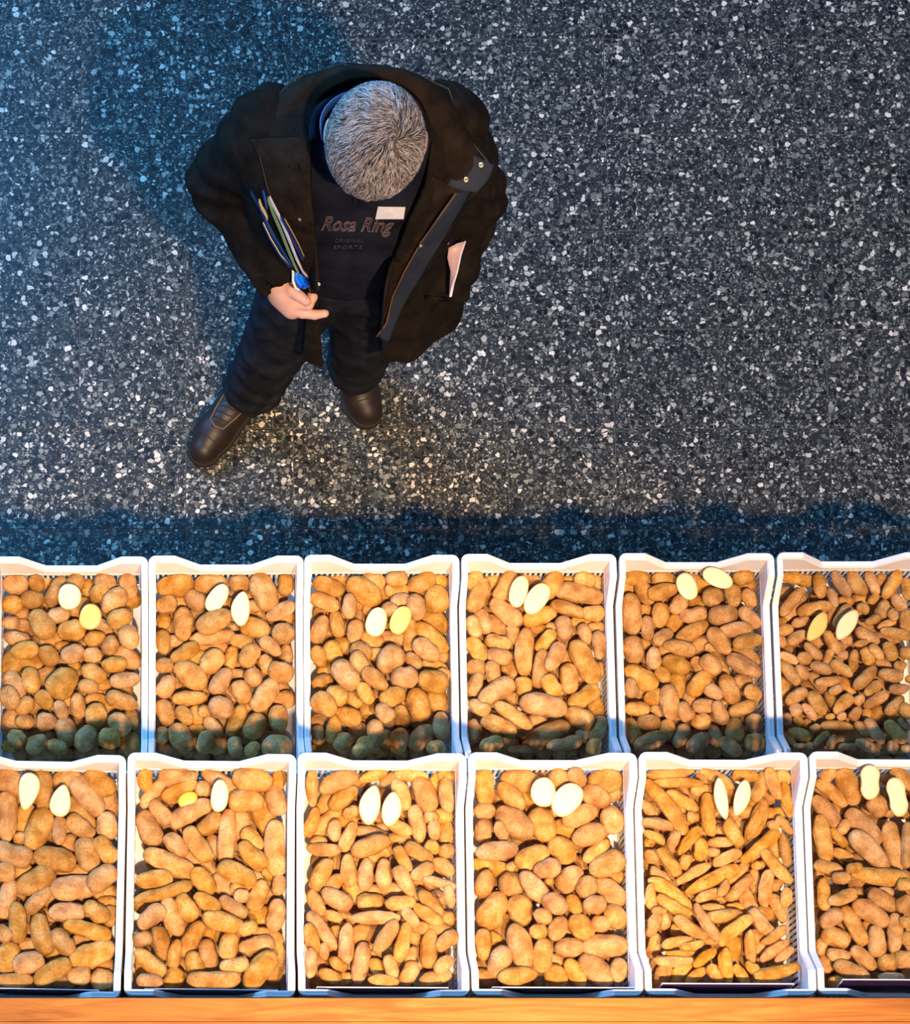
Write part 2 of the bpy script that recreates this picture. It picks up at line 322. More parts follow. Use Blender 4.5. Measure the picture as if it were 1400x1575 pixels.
 dict(row=1, x0=180, y0=1165, s=4.375, kind='long_potato', cuts="69 26 22 12 85 0 0;47.5 28.5 14 10 30 2 0", pts="""
19 12 16 11 95;41 10 26 13 0;24 24 25 10 50;42 22 26 11 25;58 21 12 11 0;71 13 32 12 150;91 12 27 17 170;109 12 15 10 80;107 29 21 14 110;87 29 24 17 0;49 37 32 14 30;29 37 20 12 130;21 48 26 16 115;63 45 20 13 40;74 53 37 13 85;106 61 39 15 92;40 59 20 13 130;54 59 28 14 125;35 71 37 15 155;91 66 24 14 135;81 78 28 15 155;25 82 25 13 5;58 83 22 14 130;31 91 40 10 15;95 93 22 13 65;109 86 14 10 80;37 107 28 14 110;47 101 20 13 120;23 107 22 13 40;61 98 21 12 140;78 101 22 11 145;107 106 22 13 80;71 111 28 14 165;88 115 14 10 20;17 122 13 11 20;30 125 24 13 100;50 122 28 13 60;75 127 19 14 80;94 127 25 14 10;61 133 22 13 100;22 138 26 12 140;39 132 20 10 80;79 140 20 11 10;52 139 18 13 110;96 143 30 17 50;38 149 16 14 60;65 150 36 13 0;22 150 18 10 0|
97 35 26 13 110;84 46 17 10 90;60 72 18 10 130;48 68 14 8 0;73 87 18 11 140;87 85 18 9 30;17 95 16 10 60;65 120 11 9 0;108 138 22 10 80;91 55 14 9 130;97 106 14 10 0;102 120 16 8 160;103 78 10 9 0;84 93 8 8 0;64 60 12 9 90;18 141 14 10 90"""),
 dict(row=1, x0=450, y0=1165, s=5.0, kind='small_potato', cuts="60 37 31 15 80 0 1;76 40 27 14 80 0 1", pts="""
15 23 29 10 90;35 15 32 16 25;39 31 27 14 40;62 12 22 9 15;73 17 15 9 30;91 10 27 10 175;84 28 26 13 110;102 28 31 18 110;118 29 29 12 95;45 42 14 10 30;15 50 24 11 70;32 56 18 11 85;43 61 25 12 65;96 51 30 13 100;60 68 32 16 20;24 71 27 11 175;82 54 22 11 150;109 56 16 10 90;107 69 12 12 0;118 72 13 12 0;97 73 24 12 150;85 78 22 11 120;116 84 20 13 140;22 90 28 15 60;43 87 26 13 95;56 90 26 13 85;70 90 25 13 90;86 95 26 13 120;100 88 20 12 30;113 96 26 8 165;32 97 18 12 50;34 109 26 15 150;18 112 23 12 115;60 111 21 14 5;83 112 24 12 5;107 113 28 13 125;121 107 18 8 100;104 121 27 11 145;91 123 18 10 130;64 123 38 11 0;31 122 16 9 160;23 133 36 12 125;14 140 26 12 100;41 143 33 13 85;72 138 30 13 55;85 142 32 12 75;105 147 31 14 85;120 141 21 13 40;24 149 14 9 90;53 158 33 14 80;35 159 16 10 145;14 158 24 10 88;65 161 15 11 110;76 161 20 11 105;91 154 18 9 75;90 166 20 13 60;29 168 19 11 160;70 171 24 9 175;110 169 26 12 15;116 159 18 12 40|
30 30 26 11 50;110 14 17 10 50;27 49 24 10 45;66 61 30 10 160;69 73 20 8 25;118 58 15 10 90;47 103 16 12 130;64 103 13 9 0;77 102 13 10 0;119 125 14 12 0;57 135 24 12 10;94 136 14 9 100;114 132 18 10 150;69 150 15 7 5;40 170 10 8 0;115 45 12 10 0;107 46 9 8 0;100 108 12 8 0;98 131 10 8 0;82 63 14 9 0;42 49 12 8 0;33 134 8 8 0;20 65 10 8 0;95 86 8 6 0;120 10 10 8 0;50 17 14 9 0"""),
 dict(row=1, x0=700, y0=1165, s=4.375, kind='round_potato', cuts="59.5 23.5 20 17 95 0 0;75.5 28.5 25 18 50 0 0", pts="""
20 17 28 14 92;44 12 27 16 170;38 26 24 14 130;71 13 18 16 150;82 12 15 12 120;102 12 24 17 5;95 26 21 15 150;20 36 15 12 0;40 44 30 19 140;59 45 24 18 115;84 39 26 14 25;106 42 20 16 100;19 49 17 12 85;31 50 15 9 110;28 63 29 14 5;52 67 25 16 25;90 52 24 16 20;72 62 22 17 130;95 63 22 10 40;103 72 26 17 25;62 75 19 14 15;77 82 22 16 45;20 85 20 13 70;38 85 18 17 0;53 87 26 14 130;89 87 16 15 60;109 90 26 15 145;25 103 28 19 60;44 103 22 17 100;67 98 19 14 145;80 99 15 11 120;94 99 16 14 0;59 107 13 11 150;109 107 18 15 120;69 115 18 13 60;85 114 20 16 130;98 112 14 12 0;56 117 12 11 0;44 127 32 17 105;19 126 22 12 90;59 133 24 14 85;77 128 20 14 0;104 127 32 17 0;30 137 22 15 60;95 143 28 17 140;42 147 27 13 5;68 147 18 15 130;81 145 22 12 120;110 143 17 12 80|
24 74 22 9 165;31 117 20 14 60;18 148 14 10 0;67 137 10 8 0;48 27 10 9 0;61 9 12 6 0;112 24 10 10 0;73 48 12 12 0;65 84 8 6 0;42 74 12 8 0;40 139 8 8 0;26 122 8 8 0;100 80 10 8 0;112 80 8 8 0"""),
 dict(row=1, x0=970, y0=1165, s=5.0, kind='fingerling_potato', cuts="70 31.5 33 9.5 100 0 1;85.5 31 29 11 75 0 1", pts="""
30 8 38 9 5;36 19 40 9 0;28 37 52 13 125;40 33 28 11 145;67 11 30 9 150;88 11 20 11 175;100 22 27 12 65;110 20 26 10 110;117 10 14 14 0;121 32 29 9 100;14 40 18 9 125;19 51 24 10 170;19 61 18 8 150;48 46 10 10 0;60 44 34 12 93;98 48 36 13 65;33 64 17 9 65;45 64 28 10 50;54 71 18 12 80;69 65 20 9 0;79 58 24 12 115;100 69 38 12 40;110 52 10 8 0;119 52 18 8 130;119 71 26 9 95;112 84 34 11 130;74 77 24 10 25;64 73 10 8 0;42 80 13 10 60;17 76 13 12 0;30 80 26 11 125;48 89 30 9 30;63 94 46 12 25;22 91 18 10 140;31 104 40 12 145;15 107 21 9 90;60 106 22 9 20;72 101 15 8 60;84 101 28 11 45;104 101 30 11 80;33 115 30 11 150;22 118 12 7 0;27 126 14 8 85;15 129 20 10 70;63 115 20 6 0;72 122 30 12 5;58 127 34 10 120;46 131 30 11 145;100 127 26 12 130;114 116 24 11 115;120 108 16 10 80;80 132 34 12 40;111 137 24 9 35;110 148 28 10 35;118 152 18 8 40;92 146 28 9 92;18 145 20 11 70;36 142 25 9 10;48 145 18 8 15;38 151 22 6 0;33 157 30 9 2;73 160 28 12 93;57 154 22 9 35;65 166 16 10 125;85 167 18 9 125;94 162 14 9 140;113 165 36 11 12;50 168 20 9 40|
60 17 20 10 130;37 37 16 7 130;111 44 12 10 0;83 89 18 8 45;96 95 14 8 100;90 111 20 10 110;37 168 22 11 50;24 169 20 10 70;98 146 10 10 0;78 147 16 12 90;105 174 18 6 0;63 141 12 5 0;96 35 9 8 0;88 42 9 9 0;70 56 10 8 0;75 24 10 9 90;54 25 12 9 0;42 48 8 8 0;112 70 12 8 90;98 83 8 6 0;108 98 14 8 0;103 120 12 9 0;80 115 10 6 0;70 131 10 6 0;36 133 8 8 0;98 138 10 10 0;17 66 10 8 0;25 28 10 8 0;14 12 10 6 0"""),
 dict(row=1, x0=1200, y0=1165, s=7.0, kind='long_potato', cuts="97 26.5 38 23 90 0 3;126.5 42.5 43 22 102 0 3", pts="""
52 15 20 15 30;74 28 42 24 110;56 38 42 15 140;50 58 42 19 130;105 53 24 22 120;46 87 54 20 95;63 86 26 12 130;68 105 24 12 155;69 75 18 13 60;90 75 50 24 130;97 100 56 24 130;121 96 56 20 100;132 14 34 18 140;107 128 62 20 175;53 119 34 16 165;80 119 18 12 10;66 130 20 14 0;138 94 50 16 85;47 147 36 15 92;67 151 34 16 20;55 173 28 20 30;80 181 48 18 115;98 167 44 22 145;111 154 36 20 150;134 157 22 18 40;60 194 32 22 160;63 213 26 15 175;90 216 34 16 135;104 198 34 20 95;124 189 44 18 85;116 220 22 20 0;78 230 42 18 155;64 242 24 14 0;120 236 28 10 0;137 195 16 14 90;134 217 22 20 0;135 177 14 14 0;134 137 16 14 0|
92 182 16 10 30;50 219 20 14 90;117 18 14 12 0;45 204 14 10 90;47 125 14 12 0;113 145 14 10 0"""),
]
# ------------------------------------------------------------------ floor: terrazzo tiles in a grout bed
M_terr = terrazzo()
M_grout = plain('grout', (0.085, 0.082, 0.080), 0.9)
fl = MB(); fl.box((-3.6, -2.3, -0.05), (5.2, 8.2, -0.0012))
floor = fl.build('floor', M_grout)
tag(floor, 'dark terrazzo tile floor with pale stone chips', None, None, 'structure')
TX, TY = 0.25, 0.2457
tm = MB(); g = 0.00085
x0, x1, y0, y1 = g, TX - g, g, TY - g
e = 0.0007
tm.add([(x0,y0,-0.02),(x1,y0,-0.02),(x1,y1,-0.02),(x0,y1,-0.02),(x0,y0,-e),(x1,y0,-e),(x1,y1,-e),(x0,y1,-e),
        (x0+e,y0+e,0),(x1-e,y0+e,0),(x1-e,y1-e,0),(x0+e,y1-e,0)],
       [(0,1,5,4),(1,2,6,5),(2,3,7,6),(3,0,4,7),(4,5,9,8),(5,6,10,9),(6,7,11,10),(7,4,8,11),(8,9,10,11)])
tile_me = mesh('tile', tm.v, tm.f, False, M_terr)
for i in range(-4, 10):
    for j in range(-1, 19):
        o = link('tile', tile_me, None, floor)
        o.location = (-0.006 + i * TX, 0.0463 + j * TY, 0)

vs_, fs_ = [], []
for i in range(-14, 20):
    for j in range(-9, 33):
        if -4 <= i < 10 and -1 <= j < 19: continue
        n0 = len(vs_)
        ox, oy = -0.006 + i * TX, 0.0463 + j * TY
        vs_ += [(v[0] + ox, v[1] + oy, v[2]) for v in tm.v]
        fs_ += [tuple(q + n0 for q in f) for f in tm.f]
tag(link('outer_tiles', mesh('outer_tiles', vs_, fs_, False, M_terr), None, floor), kind='stuff')

# ------------------------------------------------------------------ crates
Z1, Z2 = 0.75, 1.083                 # rim height (at the corners) of the two rows
CW, CD, CH = 0.3105, 0.454, 0.165
M_white = plain('white_plastic', (0.90, 0.89, 0.88), 0.38, 0.45, scale=25, amp=0.03)
DIP = 0.055

def dip_x(s):      # s = 0..1 along a short side
    s = min(s, 1 - s)
    if s < 0.17: return 0.0
    if s < 0.335: return DIP * (s - 0.17) / 0.165
    return DIP
def dip_y(s):
    s = min(s, 1 - s)
    if s < 0.105: return 0.0
    if s < 0.20: return DIP * (s - 0.105) / 0.095
    return DIP

def make_crate():
    """open slatted picking crate; origin = middle of the base, rim corners at CH"""
    root = empty('crate')
    a, b = CW / 2, CD / 2
    # rim: profile swept round a rounded rectangle
    pts = []
    R = 0.014
    def seg(p0, p1, ts, fn):
        for s in ts:
            p = Vector(p0).lerp(Vector(p1), s)
            pts.append((p, fn(s)))
    cx = [0.06, 0.14, 0.17, 0.2, 0.30, 0.335, 0.36, 0.5, 0.64, 0.665, 0.70, 0.8, 0.83, 0.86, 0.94]
    cy = [0.045, 0.08, 0.105, 0.13, 0.18, 0.20, 0.24, 0.5, 0.76, 0.80, 0.82, 0.87, 0.895, 0.92, 0.955]
    corners = [(a, b), (-a, b), (-a, -b), (a, -b)]
    def corner(sx, sy, a0):
        for k in range(5):
            an = a0 + k * PI / 8
            pts.append((Vector((sx * (a - R) + R * math.cos(an), sy * (b - R) + R * math.sin(an))), 0.0))
    corner(1, 1, 0);       seg((a, b), (-a, b), cx, dip_x)
    corner(-1, 1, PI / 2); seg((-a, b), (-a, -b), cy, dip_y)
    corner(-1, -1, PI);    seg((-a, -b), (a, -b), cx, dip_x)
    corner(1, -1, 1.5*PI); seg((a, -b), (a, b), cy, dip_y)
    prof = [(0, -0.020), (0, -0.0015), (0.0015, 0), (0.0052, 0), (0.006, -0.0012), (0.0068, 0), (0.0105, 0), (0.012, -0.0015), (0.012, -0.006), (0.003, -0.006), (0.003, -0.020)]
    vs, fs = [], []
    n, m = len(pts), len(prof)
    for i, (p, d) in enumerate(pts):
        q0, q1 = pts[i - 1][0], pts[(i + 1) % n][0]
        t = (q1 - q0).normalized()
        nin = Vector((-t.y, t.x))
        if nin.dot(-p) < 0: nin = -nin
        for u, dz in prof:
            q = p + nin * u
            vs.append((q.x, q.y, CH - d + dz))
    for i in range(n):
        j = (i + 1) % n
        for k in range(m):
            l = (k + 1) % m
            fs.append((i*m+k, j*m+k, j*m+l, i*m+l))
    me = mesh('rim', vs, fs, False, M_white)
    link('rim', me, None, root)
    # slatted walls
    def wall(horizontal, sign):
        mb = MB()
        L = (CW if horizontal else CD) - 0.024
        off = (b if horizontal else a) - 0.0115
        fn = dip_x if horizontal else dip_y
        T = 0.003
        def put(u0, u1, z0, z1, z1b=None, th=T):
            z1b = z1 if z1b is None else z1b
            for_ = []
            for (u, zz) in ((u0, z0), (u1, z0), (u1, z1b), (u0, z1)):
                for_.append((u, zz))
            vs = []
            for v in (off * sign - th / 2, off * sign + th / 2):
                for (u, zz) in for_:
                    vs.append((u, v, zz) if horizontal else (v, u, zz))
            f = [(0,1,2,3),(7,6,5,4),(0,4,5,1),(1,5,6,2),(2,6,7,3),(3,7,4,0)]
            mb.add(vs, f)
        N = 26 if horizontal else 36
        low = CH - 0.070
        for k in range(N):
            u0 = -L/2 + L*k/N; u1 = -L/2 + L*(k+1)/N
            s0 = (u0 + L/2 + 0.012) / (L + 0.024); s1 = (u1 + L/2 + 0.012) / (L + 0.024)
            put(u0, u1, low, CH - fn(s0) - 0.006, CH - fn(s1) - 0.006)
            put(u0 + 0.0030, u1 - 0.0030, 0.02, low)
        put(-L/2, L/2, 0.0, 0.02)
        put(-L/2, L/2, 0.085, 0.092, th=0.004)
        mb.build('slatted_wall', M_white, root)
    wall(True, 1); wall(True, -1); wall(False, 1); wall(False, -1)
    bs = MB(); bs.box((-a + 0.01, -b + 0.01, 0), (a - 0.01, b - 0.01, 0.004))
    bs.build('base', M_white, root)
    return root

def dup(root):
    r = root.copy(); COL.objects.link(r)
    for ch in list(root.children):
        c = ch.copy(); COL.objects.link(c); c.parent = r
    return r

ORD = ['first', 'second', 'third', 'fourth', 'fifth', 'sixth']
proto = make_crate()
row1_x = [(-12.4, 229), (229, 466.7), (466.7, 708), (708, 950), (950, 1193.6), (1193.6, 1435)]
row2_x = [(-65.5, 196.4), (196.4, 457), (457, 719), (719, 981.7), (981.7, 1244), (1244, 1506)]
# where the front end of each side rim shows (rim corner, near end)
row2_f = [(-82, 186.8), (186.8, 457), (457, 724), (724, 992), (992, 1257.7), (1257.7, 1524)]
HALVES = ['two round cut halves', 'two white halves splayed apart', 'one white and one yellow half',
          'two parallel white halves', 'two halves in a V', 'two slim cut halves',
          'two pear-shaped cut halves', 'one white half and one half buried', 'two bean-shaped halves touching',
          'a round half beside an oval half', 'two narrow finger-like halves', 'two large peanut-shaped halves']
VAR = ['round potatoes', 'oval potatoes', 'oval potatoes', 'long potatoes', 'oval potatoes', 'small slim potatoes',
       'long potatoes', 'long potatoes', 'small slim potatoes', 'round potatoes', 'knobbly fingerlings', 'long potatoes']
crate_obj = []
for ri, (xs, Z) in enumerate(((row1_x, Z1), (row2_x, Z2))):
    for k, (xa, xb) in enumerate(xs):
        o = proto if not crate_obj else dup(proto)
        pyb = (855.5 - 1.3 * k) if ri == 0 else (1159 - 0.6 * k)
        A = P(xa, pyb, Z); B = P(xb, pyb, Z)
        cx = (A.x + B.x) / 2; cy = A.y - CD / 2
        yaw = 0.0
        if ri == 1:
            fa, fb = row2_f[k]
            Fp = P((fa + fb) / 2, 1533, Z)
            yaw = (Fp.x - cx) / CD * 0.8
            cx += (Fp.x - cx) * 0.5
        o.location = (cx, cy, Z - CH)
        o.rotation_euler = (0, 0, yaw)
        i = len(crate_obj)
        lab = 'white %s crate of %s with %s' % ('floor-side' if ri == 0 else 'board-side', VAR[i], HALVES[i])
        tag(o, lab, 'crate', 'white crates in the two display rows')
        crate_obj.append(o)

for src, k in ((5, 0), (11, 1)):  # unseen crates continuing each row, added so the cast shadow carries on
    o = dup(crate_obj[src]); o.location = crate_obj[src].location + Vector((0.3145 if k == 0 else 0.3125, 0, 0))
    tag(o, 'seventh white crate of the %s row, unseen, added for its shadow' % ('floor-side', 'board-side')[k], 'crate', 'white crates in the two display rows')
    crate_obj.append(o)

# ------------------------------------------------------------------ potatoes
rng = random.Random(7)
M_pot = {
 'round_potato': potato_mat('round_potato_skin', (0.33, 0.160, 0.056), (0.535, 0.292, 0.112), (0.66, 0.405, 0.190)),
 'oval_potato': potato_mat('oval_potato_skin', (0.32, 0.155, 0.054), (0.52, 0.282, 0.108), (0.65, 0.392, 0.185)),
 'long_potato': potato_mat('long_potato_skin', (0.35, 0.166, 0.056), (0.555, 0.306, 0.118), (0.69, 0.425, 0.200), 0.6),
 'small_potato': potato_mat('small_potato_skin', (0.36, 0.172, 0.060), (0.57, 0.312, 0.122), (0.70, 0.43, 0.205), 0.65),
 'fingerling_potato': potato_mat('fingerling_skin', (0.37, 0.172, 0.052), (0.58, 0.308, 0.108), (0.70, 0.42, 0.185), 0.6),
}

def ico(sub):
    bm = bmesh.new(); bmesh.ops.create_icosphere(bm, subdivisions=sub, radius=1)
    vs = np.array([v.co[:] for v in bm.verts]); fs = [tuple(v.index for v in f.verts) for f in bm.faces]
    bm.free(); return vs, fs
ICO3, ICO3F = ico(4); ICO2, ICO2F = ico(2)

def potato_shape(kind, seed, base=None):
    r = random.Random(seed)
    d = (ICO3 if base is None else base).copy()
    x, y, z = d.T
    p = {'round_potato': 2.15, 'oval_potato': 2.25, 'long_potato': 2.55, 'small_potato': 2.4, 'fingerling_potato': 2.9}[kind]
    k = (np.abs(x)**p + (y*y + z*z)**(p/2))**(-1/p)
    d = d * k[:, None]
    x, y, z = d.T
    taper = 1 + x * r.uniform(-0.14, 0.14)
    if kind == 'fingerling_potato': taper *= 1 - 0.12 * x * x
    waist = 1 - r.uniform(-0.02, 0.08) * np.exp(-((x - r.uniform(-.3, .3)) / 0.3)**2)
    y = y * taper * waist; z = z * taper * waist
    lump = {'round_potato': 0.035, 'oval_potato': 0.04, 'long_potato': 0.045, 'small_potato': 0.04, 'fingerling_potato': 0.07}[kind]
    o = np.array([r.uniform(0, 50) for _ in range(3)])
    nz = np.array([noise.noise(Vector((a*1.9 + o[0], b*1.3 + o[1], c*1.3 + o[2]))) for a, b, c in zip(x, y, z)])
    n2 = np.array([noise.noise(Vector((a*4.5 + o[1], b*3 + o[2], c*3 + o[0]))) for a, b, c in zip(x, y, z)])
    f = 1 + nz * lump * 3.2 + n2 * lump * 0.9
    x = x * (1 + nz * lump); y = y * f; z = z * f
    bend = r.choice((-1, 1)) * {'round_potato': 0.02, 'oval_potato': 0.06, 'long_potato': 0.16, 'small_potato': 0.17, 'fingerling_potato': 0.36}[kind] * r.uniform(0.2, 1.0)
    y = y + bend * (x * x - 0.35)
    # eyes: small dents
    for _ in range(7):
        c = np.array([r.gauss(0, 1) for _ in range(3)]); c /= np.linalg.norm(c)
        q = np.exp(-((d - c)**2).sum(1) / 0.012)
        x -= c[0] * q * 0.035; y -= c[1] * q * 0.045; z -= c[2] * q * 0.045
    y /= (y.max() - y.min()) / 2; z /= (z.max() - z.min()) / 2; x /= (x.max() - x.min()) / 2
    return np.stack([x - (x.max() + x.min()) / 2, y - (y.max() + y.min()) / 2, z], 1) * 0.5

POOL = {}
for kind in M_pot:
    POOL[kind] = [mesh(kind, potato_shape(kind, 100 * i + len(kind)), ICO3F, True, M_pot[kind]) for i in range(9 if kind != 'fingerling_potato' else 14)]

M_flesh = plain('potato_flesh', (0.84, 0.75, 0.40), 0.35, 0.5, scale=90, amp=0.05, bump=0.15)
M_flesh_y = plain('yellow_potato_flesh', (0.78, 0.56, 0.14), 0.35, 0.5, scale=90, amp=0.06, bump=0.15)
M_flesh_d = plain('deep_yellow_potato_flesh', (0.82, 0.48, 0.03), 0.35, 0.5, scale=90, amp=0.06, bump=0.15)

def half_outline(shape, n=40, seed=0):
    out = []
    for k in range(n):
        a = 2 * PI * k / n
        x, y = math.cos(a), math.sin(a)
        if shape == 1:      # bean
            y = y * (1 - 0.10 * math.cos(2 * a)) + 0.16 * (x * x - 0.45) * (1 if seed % 2 else -1)
        elif shape == 2:    # pear, wide at +x
            y = y * (0.86 + 0.30 * x) ; y = max(-1, min(1, y))
        elif shape == 3:    # peanut
            y = y * (1.0 - 0.20 * math.exp(-(x / 0.35)**2) ) * (1.06 if abs(x) > .4 else 1); x *= 1.0
            y = math.copysign(abs(y) ** 0.85, y)
        else:
            q = (abs(x)**2.2 + abs(y)**2.2) ** (-1/2.2); x *= q; y *= q
        w_ = 1 + 0.02 * math.sin(3 * a + seed)
        out.append((x * w_, y * w_))
    return out

def make_half(L, Wd, shape, seed, skin, flesh):
    root = empty('potato_half')
    out = half_outline(shape, 44, seed)
    n = len(out); vs, fs = [], []
    rings = 7
    for r in range(rings):
        t = r / rings * PI / 2
        for x, y in out:
            vs.append((x * L/2 * math.cos(t), y * Wd/2 * math.cos(t), -Wd * 0.42 * math.sin(t)))
    vs.append((0, 0, -Wd * 0.42))
    for r in range(rings - 1):
        for k in range(n):
            l = (k + 1) % n
            fs.append((r*n+k, (r+1)*n+k, (r+1)*n+l, r*n+l))
    for k in range(n):
        fs.append(((rings-1)*n+k, len(vs)-1, (rings-1)*n+(k+1) % n))
    fs.append(tuple(reversed(range(n))))
    link('skin', mesh('skin', vs, fs, True, skin), None, root)
    vs, fs = [], []
    for s, z in ((0.965, 0.0002), (0.955, 0.0016), (0.7, 0.0022), (0.35, 0.0024)):
        for x, y in out: vs.append((x * L/2 * s, y * Wd/2 * s, z))
    vs.append((0, 0, 0.0024))
    for r in range(3):
        for k in range(n):
            l = (k + 1) % n
            fs.append((r*n+k, r*n+l, (r+1)*n+l, (r+1)*n+k))
    for k in range(n): fs.append((3*n+k, 3*n+(k+1) % n, len(vs)-1))
    link('cut_face', mesh('cut_face', vs, fs, True, flesh), None, root)
    return root

def size_word(L, Wd, kmean):
    q = L * Wd / kmean
    return 'large' if q > 1.35 else ('small' if q < 0.62 else 'medium')
def shape_word(L, Wd):
    q = L / Wd
    return 'round' if q < 1.18 else ('oval' if q < 1.55 else ('long' if q < 2.3 else 'slender'))
def lie_word(ang, q):
    if q < 1.18: return ''
    a = ang % 180
    if a < 22 or a > 158: return ' lying crosswise'
    if 68 < a < 112: return ' lying lengthwise'
    return ' slanting up' if a < 90 else ' slanting down'
NUM = ['first', 'second', 'third', 'fourth', 'fifth', 'sixth', 'seventh', 'eighth', 'ninth', 'tenth', 'eleventh', 'twelfth', 'thirteenth']

under_v, under_f = [], []
def fill_crate(base, top=0.030, only=None):
    nx, ny = (8, 12)
    for i in range(nx):
        for j in range(ny):
            r = rng.uniform(0.017, 0.021)
            L = r * rng.uniform(1.0, 1.25)
            if only and not only(base.x + (i + 0.5 - nx/2) / nx * (CW - 0.066)): continue
            R3 = np.array(Matrix.Rotation(rng.uniform(0, PI), 3, 'Z'))
            x = base.x + (i + 0.5 - nx/2) / nx * (CW - 0.066) + rng.uniform(-.005, .005)
            y = base.y + (j + 0.5 - ny/2) / ny * (CD - 0.062) + rng.uniform(-.005, .005)
            v = (ICO2 * np.array([L, r, r])) @ R3.T + np.array([x, y, base.z + top + rng.uniform(-.004, .004)])
            n0 = len(under_v)
            under_v.extend(tuple(t) for t in v)
            under_f.extend(tuple(t + n0 for t in f) for f in ICO2F)
for co in crate_obj[12:]:
    fill_crate(co.location); fill_crate(co.location + Vector((0.006, 0.008, 0)), 0.062); fill_crate(co.location + Vector((-0.005, -0.006, 0)), 0.080, lambda x: rng.random() < 0.6)
for ci, c in enumerate(CRATES):
    Z = (Z1, Z2)[c['row']]
    kind = c['kind']; s = c['s']
    top, und = [[list(map(float, q.split())) for q in part.strip().split(';')] for part in c['pts'].split('|')]
    zt = Z - 0.078
    items = []
    for lst, lev in ((und, 0), (top, 1)):
        for (a, b, L, Wd, ang) in lst:
            items.append([c['x0'] + a * 10 / s, c['y0'] + b * 10 / s, L * 10 / s, Wd * 10 / s, ang, lev])
    kmean = sum(i[2] * i[3] for i in items if i[5]) / len(top)
    placed = []      # spheres
    co = crate_obj[ci]
    rowname = ('floor-side' if c['row'] == 0 else 'board-side')
    recs = []
    def drop(px, py, z, Lp, Wp, ang, kf, push=0.9):
        for _ in range(2):
            p = P(px, py, z); sc = scale_at(p)
            L, Wd = Lp / sc, Wp / sc
            ca, sa = math.cos(math.radians(ang)), math.sin(math.radians(ang))
            h = max(0, L - Wd) / 2
            sph = [(p.x + ca * h * t, p.y + sa * h * t, Wd / 2 * (1 if abs(t) < .8 else .85)) for t in (-1, -.5, 0, .5, 1)]
            znew = z
            for (x, y, r) in sph:
                for (x2, y2, z2, r2) in placed:
                    d2 = (x - x2)**2 + (y - y2)**2; R_ = (r + r2) * kf
                    if d2 < R_ * R_:
                        znew = max(znew, z2 + math.sqrt(R_ * R_ - d2) * push)
            znew = min(znew, z + 0.040)
            if abs(znew - z) < 1e-4: break
            z = znew
        p = P(px, py, z)
        # keep it between the walls of its crate
        q = Vector((p.x - co.location.x, p.y - co.location.y, 0)); q.rotate(Matrix.Rotation(-co.rotation_euler.z, 3, 'Z'))
        ex = math.hypot(L / 2 * ca, Wd / 2 * sa); ey = math.hypot(L / 2 * sa, Wd / 2 * ca)
        over = abs(q.x) + ex - (CW / 2 - 0.0135)
        if over > 0 and over < 0.03: p.x -= math.copysign(over * 0.75, q.x)
        over = abs(q.y) + ey - (CD / 2 - 0.0135)
        if over > 0 and over < 0.03: p.y -= math.copysign(over * 0.75, q.y)
        for (x, y, r) in sph: placed.append((x, y, z, r))
        return p, L, Wd
    for (px, py, Lp, Wp, ang, lev) in items:
        z = zt - (0.026 if lev == 0 else 0.0) - Wp * 0.0001 + rng.uniform(-0.004, 0.004)
        if lev == 0: Lp *= 1.35; Wp *= 1.3
        p, L, Wd = drop(px, py, z, Lp * 1.02, Wp * 1.0, ang, 0.86)
        o = bpy.data.objects.new(kind, rng.choice(POOL[kind]))
        COL.objects.link(o)
        o.location = p
        flip = 180 if rng.random() < 0.5 else 0
        o.rotation_euler = (rng.uniform(-0.5, 0.5), rng.uniform(-0.10, 0.10), math.radians(ang + flip))
        o.scale = (L, Wd, Wd * rng.uniform(0.86, 0.98))
        recs.append((o, px, py, Lp, Wp, ang, lev))
    # ranks from the back rim, then across
    recs.sort(key=lambda r: r[2])
    h0, h1 = (868, 1160) if c['row'] == 0 else (1172, 1522)
    nr = 9
    ranks = {}
    for r in recs:
        k = min(nr - 1, max(0, int((r[2] - h0) / (h1 - h0) * nr)))
        ranks.setdefault(k, []).append(r)
    for k, lst in ranks.items():
        lst.sort(key=lambda r: r[1])
        for q, (o, px, py, Lp, Wp, ang, lev) in enumerate(lst):
            lab = '%s %s potato%s, %s across, %s rank from back, %s %s crate' % (
                size_word(Lp, Wp, kmean), shape_word(Lp, Wp), ' half-buried' if lev == 0 else lie_word(ang, Lp / Wp), NUM[min(q, 12)], NUM[k], ORD[ci % 6], rowname)
            tag(o, lab, 'potato', 'potatoes in the %s %s crate' % (ORD[ci % 6], rowname))
    # cut halves laid on top
    for hi, q in enumerate(c['cuts'].split(';')):
        a, b, L, Wd, ang, col, shp = map(float, q.split())
        buried = (col == 2)
        px, py = c['x0'] + a * 10 / s, c['y0'] + b * 10 / s
        zz = zt + (0.012 if buried else 0.030)
        p = P(px, py, zz); sc = scale_at(p)
        L2, W2 = L * 10 / s / sc, Wd * 10 / s / sc
        o = make_half(L2, W2, int(shp), hi + ci, M_pot[kind], (M_flesh, M_flesh_y, M_flesh_d)[int(col)])
        o.location = p
        o.rotation_euler = (0.22, rng.uniform(-0.05, 0.05), 0)
        o.rotation_euler = (Matrix.Rotation(0.2, 3, 'X') @ Matrix.Rotation(math.radians(ang), 3, 'Z')).to_euler()
        cn = ('white', 'yellow', 'deep yellow')[int(col)]
        sh = ('round' if L / Wd < 1.2 else ('oval' if L / Wd < 1.75 else 'slim'), 'bean-shaped' if L / Wd < 2.6 else 'narrow', 'pear-shaped', 'peanut-shaped')[int(shp)]
        pos = 'buried between potatoes' if buried else ('nearer first crate' if hi == 0 else 'nearer last crate')
